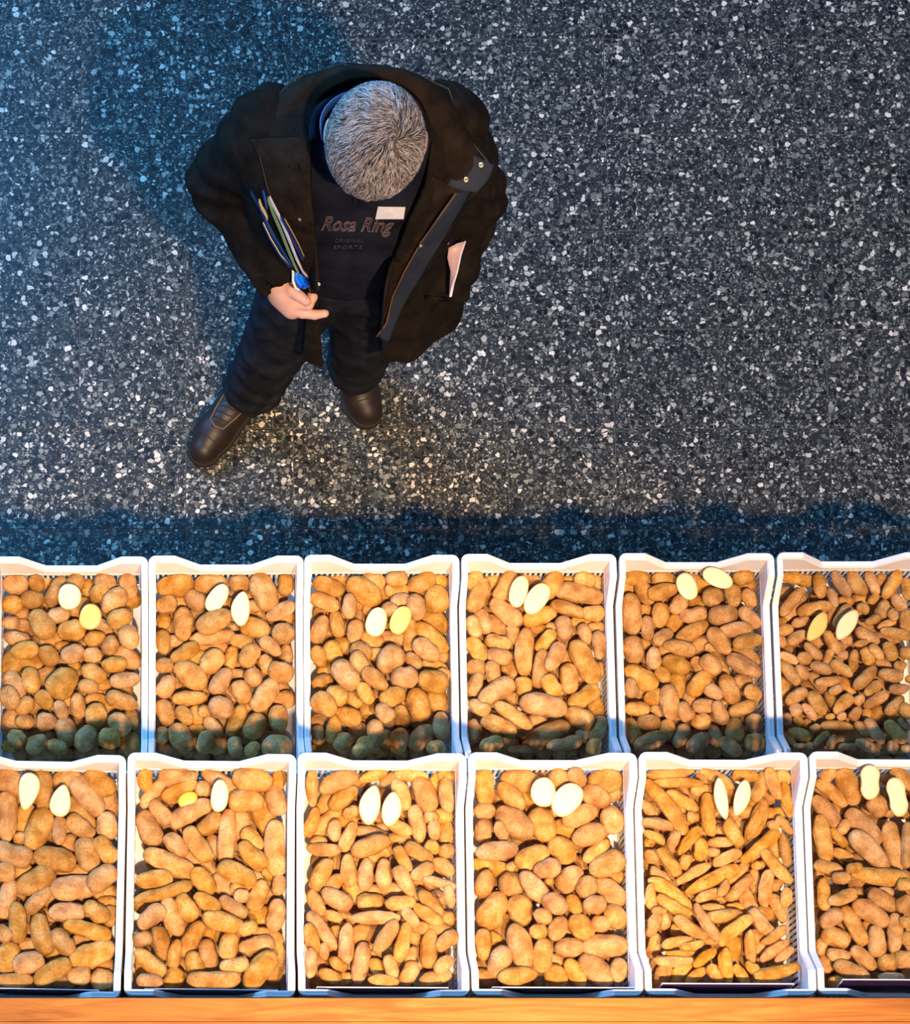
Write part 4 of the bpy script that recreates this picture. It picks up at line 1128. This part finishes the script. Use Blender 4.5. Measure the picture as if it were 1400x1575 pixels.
inner = [P(*q) for q in ((484, 285, 1.33), (478, 240, 1.375), (474, 185, 1.43), (496, 140, 1.47), (545, 117, 1.495), (605, 120, 1.495), (650, 150, 1.47), (667, 205, 1.425), (664, 262, 1.375), (648, 300, 1.335))]
mid = [P(*q) for q in ((440, 272, 1.365), (420, 215, 1.415), (438, 160, 1.445), (472, 118, 1.475), (535, 97, 1.505), (612, 100, 1.505), (668, 128, 1.485), (697, 188, 1.445), (708, 250, 1.405), (690, 300, 1.36))]
outer = [P(*q) for q in ((412, 285, 1.33), (376, 214, 1.385), (412, 165, 1.405), (452, 122, 1.425), (535, 98, 1.455), (622, 108, 1.45), (690, 138, 1.43), (713, 205, 1.41), (752, 252, 1.385), (722, 290, 1.36))]
collar = sheet('collar', [inner, mid, outer], 0.007, M_lining, coat)
M_edge = plain('coat_edge', (0.055, 0.036, 0.022), 0.8)
b_ = MB(); b_.tube([p - MAN_OFF + Vector((0, 0, 0.003)) for p in outer], 0.0016, 6); b_.build('edge_binding', M_edge, coat, True)

facing_l = [(700, 286), (672, 325), (645, 365), (621, 408), (601, 450), (591, 490), (588, 515)]
facing_r = [(716, 292), (694, 335), (668, 378), (643, 420), (619, 462), (602, 498), (594, 522)]
rowsF = [[on(BV_C, x + 0, y, 0.010, 1.2)[0] for x, y in facing_l],
         [on(BV_C, (x + u) / 2, (y + v) / 2, 0.010, 1.2)[0] for (x, y), (u, v) in zip(facing_l, facing_r)],
         [on(BV_C, x, y, 0.008, 1.2)[0] for x, y in facing_r]]
facing = sheet('front_facing', rowsF, 0.004, M_facing, coat, 2)
facing['label'] = 'slate blue facing strip with brass snaps'
tube_obj_pts = [Vector(p) for p in rowsF[0]]
b_ = MB(); b_.tube([p - MAN_OFF for p in tube_obj_pts], 0.0018, 6)
b_.build('piping', M_piping, coat, True)

lap_l = [(386, 212), (400, 240), (412, 285), (428, 330), (446, 372), (464, 404), (473, 428), (478, 446)]
lap_r = [(478, 212), (479, 240), (480, 285), (482, 330), (485, 372), (488, 404), (489, 428), (490, 446)]
rowsL = [[on(BV_C, x * (1 - t) + u * t, y * (1 - t) + v * t, 0.005, 1.2)[0] for (x, y), (u, v) in zip(lap_l, lap_r)] for t in (0.02, 0.35, 0.68, 0.97)]
lapel = sheet('lapel', rowsL, 0.005, M_lining, coat, 2)
b_ = MB(); b_.tube([p - MAN_OFF + Vector((0, -0.002, 0.006)) for p in rowsL[0][1:]], 0.0015, 6); b_.build('piping', M_edge, coat, True)
rin_l = [(660, 268), (640, 305), (622, 345), (606, 385), (595, 425), (590, 465), (589, 505)]
rowsR = [[on(BV_C, x * (1 - t) + u * t, y * (1 - t) + v * t, 0.004, 1.2)[0] for (x, y), (u, v) in zip(rin_l, facing_l)] for t in (0.08, 0.5, 0.98)]
sheet('inner_lining', rowsR, 0.004, M_lining, coat, 2)
tabq = [[(722, 236), (741, 244), (760, 254)], [(703, 258), (727, 268), (752, 277)], [(688, 284), (708, 293), (733, 296)]]
tab = sheet('collar_tab', [[Vector(P(x, y, 1.40 - 0.0006 * (y - 236))) for x, y in r] for r in tabq], 0.006, M_facing, coat, 2)
tab['label'] = 'slate blue collar tab with two brass snaps'

def snap(pos, n, r, parent):
    bm = bmesh.new()
    rot = n.to_track_quat('Z', 'Y').to_matrix().to_4x4()
    M = Matrix.Translation(pos - MAN_OFF) @ rot
    prof = [(0.35, 0.2), (0.45, 0.5), (0.72, 0.85), (1.0, 0.45), (1.0, 0.0)]
    vs, fs = [], []
    for (rr, zz) in prof:
        for k in range(14):
            a = 2 * PI * k / 14
            vs.append(M @ Vector((rr * r * math.cos(a), rr * r * math.sin(a), zz * r * 0.45)))
    for i in range(len(prof) - 1):
        for k in range(14):
            l = (k + 1) % 14
            fs.append((i*14+k, i*14+l, (i+1)*14+l, (i+1)*14+k))
    fs.append(tuple(range(13, -1, -1)))
    link('snap', mesh('snap', vs, fs, True, M_brass), None, parent)
for x, y in ((740, 253.5), (717, 276)):
    z = 1.40 - 0.0006 * (y - 236) + 0.005
    snap(P(x, y, z), Vector((0, -0.35, 0.9)).normalized(), 0.0052, tab)
p, n = on(BV_C, 643, 369, 0.013); snap(p, n, 0.0052, facing)
for x, y, r in ((444, 200, 0.0042), (429, 180, 0.0028), (462, 336, 0.0036), (688, 373, 0.0030), (491, 437, 0.0030)):
    if y < 210: p, n = P(x, y, 1.425), Vector((0, -0.3, 0.95))
    else: p, n = on(BV_C, x, y, 0.003)
    snap(p, n, r, coat)
# seams of the placket
for line in (((462, 250), (468, 320), (475, 390), (481, 440)), ((446, 250), (457, 320), (469, 380), (478, 430))):
    ps = [on(BV_C, x, y, 0.0065)[0] - MAN_OFF for x, y in line]
    b_ = MB(); b_.tube(ps, 0.0011, 5); b_.build('seam', M_piping if False else M_lining, coat, True)
# pocket mouth on the far side panel
ps = [on(BV_C, x, y, 0.003)[0] - MAN_OFF for x, y in ((650, 455), (662, 456), (676, 457), (688, 458))]
b_ = MB(); b_.tube(ps, 0.003, 6); b_.build('pocket_welt', M_coat, coat, True)

# --- shirt collar in the neck, placket cords
def ring(cx, cy, z, rx, ry, a0, a1, n):
    return [Vector((cx + rx * math.cos(a0 + (a1 - a0) * i / n), cy + ry * math.sin(a0 + (a1 - a0) * i / n), z)) for i in range(n + 1)]
nx_, ny_ = 0.300, 2.232
c1 = ring(nx_, ny_, 1.425, 0.072, 0.070, -2.0, -2.0 + 5.4, 14)
c2 = ring(nx_, ny_ - 0.004, 1.475, 0.078, 0.072, -2.0, -2.0 + 5.4, 14)
c3 = ring(nx_, ny_, 1.445, 0.092, 0.086, -2.0, -2.0 + 5.4, 14)
sheet('sweater_collar', [c1, c2, c3], 0.004, M_knit, sweater, 1)
d1 = ring(nx_, ny_ - 0.002, 1.43, 0.064, 0.062, -2.2, -2.2 + 5.6, 14)
d2 = ring(nx_, ny_ - 0.006, 1.484, 0.070, 0.064, -2.2, -2.2 + 5.6, 14)
sc = sheet('shirt_collar', [d1, d2], 0.003, M_shirt, man, 1)
sc['label'] = 'grey-blue shirt collar'
for dx in (0, 9):
    ps = [on(BV_SW, 545 + dx, y, 0.003)[0] - MAN_OFF for y in (292, 302, 314)]
    b_ = MB(); b_.tube(ps, 0.0022, 6); b_.build('drawstring', M_knit, sweater, True)

# --- embroidered lettering and name badge on the chest
def text_on(bv, txt, px, py, wpx, hpx, mat, name, parent, slant=0.0, extr=0.0006, off=0.0025, rot=0.0):
    cu = bpy.data.curves.new(name, 'FONT'); cu.body = txt; cu.shear = slant; cu.fill_mode = 'NONE' if slant else 'BOTH'; cu.bevel_depth = 0.017 if slant else 0.0; cu.bevel_resolution = 0; cu.size = 1.0; cu.resolution_u = 2
    tmp = bpy.data.objects.new(name, cu); COL.objects.link(tmp)
    bpy.context.view_layer.update()
    me = bpy.data.meshes.new_from_object(tmp.evaluated_get(bpy.context.evaluated_depsgraph_get()))
    bpy.data.objects.remove(tmp)
    co = np.array([v.co[:] for v in me.vertices])
    lo, hi = co.min(0), co.max(0)
    ca, sa = math.cos(rot), math.sin(rot)
    for v in me.vertices:
        u = ((v.co.x - lo[0]) / (hi[0] - lo[0]) - 0.5) * wpx; t = -((v.co.y - lo[1]) / (hi[1] - lo[1]) - 0.5) * hpx
        q, n = on(bv, px + u * ca - t * sa, py + u * sa + t * ca, off)
        v.co = q
    me.materials.clear(); me.materials.append(mat)
    o = add_part(name, me, None, parent)
    m = o.modifiers.new('stitch', 'SOLIDIFY'); m.thickness = 0.0012; m.offset = 0
    return o
M_thread = plain('mauve_thread', (0.20, 0.13, 0.13), 0.7, scale=900, amp=0.6)
M_thread2 = plain('dull_blue_thread', (0.035, 0.04, 0.07), 0.8)
text_on(BV_SW, 'Rosa Ring', 550, 347, 112, 30, M_thread, 'embroidered_lettering', sweater, 0.45, rot=0.03)
text_on(BV_SW, 'ORIGINAL', 537, 368, 44, 5, M_thread2, 'small_lettering', sweater)
text_on(BV_SW, 'SPORTS', 535, 378, 44, 5, M_thread2, 'small_lettering', sweater)

M_badge = plain('badge_card', (0.92, 0.86, 0.82), 0.4)
M_ink = plain('badge_print', (0.45, 0.18, 0.15), 0.6)
M_redp = plain('badge_red_edge', (0.85, 0.42, 0.28), 0.5)
cs = [on(BV_SW, x, y, 0.004)[0] for x, y in ((581, 315), (622, 316), (620, 333), (577, 333))]
cen = sum(cs, Vector()) / 4
def quadobj(name, q4, th, mat, parent):
    n = (q4[1] - q4[0]).cross(q4[3] - q4[0]).normalized()
    if n.z < 0: n = -n
    vs = [p - MAN_OFF for p in q4] + [p + n * th - MAN_OFF for p in q4]
    return link(name, mesh(name, vs, [(3,2,1,0),(4,5,6,7),(0,1,5,4),(1,2,6,5),(2,3,7,6),(3,0,4,7)], False, mat), None, parent)
badge = quadobj('name_badge', cs, 0.0015, M_badge, sweater)
badge['label'] = 'white name badge'
def bl(u, v):
    return cs[0].lerp(cs[1], u).lerp(cs[3].lerp(cs[2], u), v) + Vector((0, -0.0008, 0.0018))
for (u0, u1) in ((.26, .34), (.36, .40), (.50, .56), (.58, .64), (.66, .73), (.75, .80), (.82, .88)):
    quadobj('print_mark', [bl(u0, .40), bl(u1, .40), bl(u1, .60), bl(u0, .60)], 0.0002, M_ink, badge)
quadobj('red_edge', [bl(.93, .04), bl(.99, .04), bl(.99, .96), bl(.93, .96)], 0.0002, M_redp, badge)

# --- shoes
def shoe(name, heel, toe, wmax, parent):
    h = Vector(heel); t = Vector(toe); dv = (t - h); L = dv.length; dv.normalize(); sd = Vector((dv.y, -dv.x, 0))
    def at(u, s, z): q = h + dv * (u * L) + sd * s; return (q.x, q.y, z)
    def f(X, Y, Z):
        d = capsule(X, Y, Z, at(0.13, 0, 0.052), 0.036, at(0.45, 0, 0.050), 0.036)
        d = smin(d, capsule(X, Y, Z, at(0.40, 0.003, 0.044), 0.038, at(0.68, 0.004, 0.036), 0.042), 0.02)
        d = smin(d, capsule(X, Y, Z, at(0.68, 0.004, 0.034), 0.041, at(0.87, -0.002, 0.030), 0.034), 0.015)
        d = smin(d, capsule(X, Y, Z, at(0.15, 0, 0.07), 0.034, at(0.22, 0, 0.11), 0.036), 0.02)
        return np.maximum(d, 0.018 - Z)
    lo = (min(h.x, t.x) - 0.07, min(h.y, t.y) - 0.07, 0.0); hi = (max(h.x, t.x) + 0.07, max(h.y, t.y) + 0.07, 0.16)
    V, Fc = surface_nets(f, lo, hi, 0.0042)
    o = add_part(name, np_mesh(name, relax(V, Fc, 1), Fc, M_leather), None, parent)
    bvs = BVHTree.FromPolygons(V.tolist(), Fc.tolist())
    def g(X, Y, Z):
        d = capsule(X, Y, Z*0 + 0.01, at(0.13, 0, 0.01), 0.038, at(0.66, 0.003, 0.01), 0.046)
        d = smin(d, capsule(X, Y, Z*0 + 0.01, at(0.66, 0.003, 0.01), 0.045, at(0.86, -0.001, 0.01), 0.038), 0.01)
        return np.maximum(np.maximum(d, -Z), Z - 0.021)
    V, Fc = surface_nets(g, (lo[0], lo[1], -0.01), hi, 0.0042)
    add_part('sole', np_mesh('sole', V, Fc, M_sole), None, o)
    def top(u, s):
        q = at(u, s, 0.3)
        r = bvs.ray_cast(Vector(q), Vector((0, 0, -1)))
        return (r[0] + Vector((0, 0, 0.001))) if r[0] is not None else Vector(at(u, s, 0.06))
    for k, u in enumerate((0.42, 0.48, 0.54, 0.60)):
        b_ = MB(); b_.tube([top(u - 0.02, -0.019) - MAN_OFF, top(u, -0.008) - MAN_OFF, top(u + 0.005, 0.008) - MAN_OFF, top(u + 0.02, 0.019) - MAN_OFF], 0.0018, 6)
        b_.build('lace', M_sole, o, True)
    ps = [top(0.36, -0.03), top(0.52, -0.026), top(0.665, -0.018), top(0.69, 0), top(0.665, 0.018), top(0.52, 0.026), top(0.36, 0.03)]
    b_ = MB(); b_.tube([p - MAN_OFF for p in ps], 0.0014, 5); b_.build('stitching', M_piping, o, True)
    ps = [top(0.80, s) for s in (-0.036, -0.02, 0, 0.02, 0.034)]
    b_ = MB(); b_.tube([p - MAN_OFF for p in ps], 0.0013, 5); b_.build('toe_seam', M_sole, o, True)
    return o
shoe('shoe', P(397, 590, 0), P(300, 714, 0), 0.1, man)
shoe('shoe', P(540, 558, 0), P(566, 652, 0), 0.1, man)

# ------------------------------------------------------------------ leaflets in the hand (standing on edge) and the paper in the far arm
M_lf = {n: plain(n, c, 0.4) for n, c in (('blue_paper', (0.01, 0.10, 0.42)), ('navy_paper', (0.008, 0.03, 0.16)), ('green_paper', (0.25, 0.42, 0.17)), ('white_paper', (0.80, 0.78, 0.86)),
        ('yellow_paper', (0.95, 0.60, 0.10)), ('pink_paper', (0.62, 0.40, 0.36)), ('pale_blue', (0.01, 0.20, 0.88)), ('cream_paper', (0.93, 0.80, 0.50)), ('black_paper', (0.008, 0.008, 0.01)))}
def leaflet(pts, th, ht, mat, edge, label, zt=0.0):
    """upright folded sheet whose top edge runs through pts"""
    tops = []
    for x, y in pts:
        q, n = on(BV_C, x, y, 0.0, 1.1)
        z_ = max(q.z + 0.022, 1.075) + zt * 0.4
        tops.append(P(x, y, z_))
    zs = np.polyval(np.polyfit(range(len(tops)), [t.z for t in tops], 1), range(len(tops)))
    tops = [P(x, y, float(z_) + 0.006) for (x, y), z_ in zip(pts, zs)]
    ht = 0.013
    c = sum(tops, Vector()) / len(tops)
    root = empty('leaflet', (c.x, c.y, c.z - ht))
    def strip(name, z0, z1, th, mat, k_=0.78):
        th = th * k_
        vs, fs = [], []
        for i, p in enumerate(tops):
            t = (tops[min(i+1, len(tops)-1)] - tops[max(i-1, 0)]); t.z = 0; t.normalize(); n = Vector((-t.y, t.x, 0)) * th / 2
            for q in (p - n + Vector((0,0,z1)), p + n + Vector((0,0,z1)), p + n + Vector((0,0,z0)), p - n + Vector((0,0,z0))):
                vs.append(q - root.location)
        m = len(tops)
        for i in range(m - 1):
            for k in range(4):
                l = (k + 1) % 4
                fs.append((i*4+k, i*4+l, (i+1)*4+l, (i+1)*4+k))
        fs += [(3,2,1,0), ((m-1)*4, (m-1)*4+1, (m-1)*4+2, (m-1)*4+3)]
        link(name, mesh(name, vs, fs, False, mat), None, root)
    strip('cover', -ht, -0.0015, th, mat)
    strip('top_edge', -0.0015, 0.0, th * 0.9, edge)
    tag(root, label, 'leaflet', 'leaflets held in the near hand')
leaflet([(386, 293), (397, 312), (408, 335), (425, 368), (440, 393), (450, 408)], 0.0032, 0.10, M_lf['navy_paper'], M_lf['blue_paper'], 'blue leaflet on edge, outermost on the shoe side of the held bundle')
leaflet([(399, 306), (403, 317), (409, 327), (412, 334)], 0.0036, 0.07, M_lf['cream_paper'], M_lf['yellow_paper'], 'short yellow slip poking out between the held blue leaflets', 0.012)
leaflet([(405, 342), (417, 367), (432, 392), (446, 407)], 0.0028, 0.09, M_lf['navy_paper'], M_lf['cream_paper'], 'cream-edged leaflet against the outermost held blue leaflet', 0.009)
leaflet([(405, 293), (409, 308), (411, 318)], 0.0034, 0.09, M_lf['navy_paper'], M_lf['blue_paper'], 'short blue leaflet corner beside the green held leaflet', 0.008)
leaflet([(412, 302), (420, 325), (432, 352), (442, 378), (452, 402), (460, 418)], 0.0048, 0.10, M_lf['green_paper'], M_lf['green_paper'], 'green leaflet on edge in the middle of the held bundle', 0.006)
leaflet([(415, 302), (432, 335), (445, 366), (456, 394), (466, 415), (474, 424)], 0.0042, 0.10, M_lf['white_paper'], M_lf['white_paper'], 'white leaflet on edge, thickest near the thumb', 0.010)
leaflet([(434, 332), (446, 355), (457, 378), (466, 396)], 0.0046, 0.10, M_lf['navy_paper'], M_lf['navy_paper'], 'dark navy leaflet under the yellow-edged held one', 0.0)
leaflet([(438, 336), (450, 357), (460, 376), (468, 394)], 0.0022, 0.09, M_lf['navy_paper'], M_lf['yellow_paper'], 'yellow-edged leaflet on the sweater side of the held bundle', 0.006)

strap = empty('lanyard', tuple(P(463, 430, 1.06)))
tag(strap, 'bright blue and yellow folded lanyard between thumb and curled finger', 'lanyard')
so = strap.location
for k, pl in enumerate(([(455, 418), (458, 432), (465, 441)], [(460, 416), (464, 430), (469, 443)], [(466, 419), (470, 430), (472, 441)], [(472, 424), (475, 432), (474, 439)])):
    b_ = MB(); b_.tube([P(x, y, 1.098 - 0.002 * k) - so for x, y in pl], [0.0040, 0.0062, 0.0045], 8)
    b_.build('blue_band', M_lf['pale_blue'], strap, True)
for pl in ([(450, 406), (451, 420), (451, 432), (455, 443), (461, 447)], [(469, 400), (476, 408), (480, 418), (479, 430)], [(479, 430), (484, 424)]):
    b_ = MB(); b_.tube([P(x, y, 1.102) - so for x, y in pl], 0.0026, 8)
    b_.build('yellow_cord', M_lf['cream_paper'], strap, True)

paper_pts = [[(690, 381), (703, 374), (716, 371)], [(688, 396), (699, 392), (709, 391)], [(693, 416), (698, 417), (703, 418)], [(691, 455), (692.5, 456), (695, 454)]]
zz = (1.12, 1.105, 1.06, 0.99)
root = empty('folded_paper', tuple(P(697, 410, 0.99)))
vs = [P(x, y, z) - root.location for r, z in zip(paper_pts, zz) for x, y in r]
me = mesh('sheet', vs, [(i*3+j, i*3+j+1, (i+1)*3+j+1, (i+1)*3+j) for i in range(3) for j in range(2)], True, M_lf['pink_paper'])
o = link('sheet', me, None, root); m = o.modifiers.new('t', 'SOLIDIFY'); m.thickness = 0.002
b_ = MB(); b_.tube([P(x, y, z + 0.001) - root.location for (x, y), z in zip([(716, 371), (709, 391), (703, 418), (697, 436), (693, 455)], (1.12, 1.105, 1.06, 1.03, 0.99))], [0.0018, 0.0018, 0.0024, 0.003, 0.003], 6)
b_.build('white_edge', M_lf['white_paper'], root, True)
tag(root, 'folded pinkish paper with a white edge tucked at the coat pocket', 'paper')
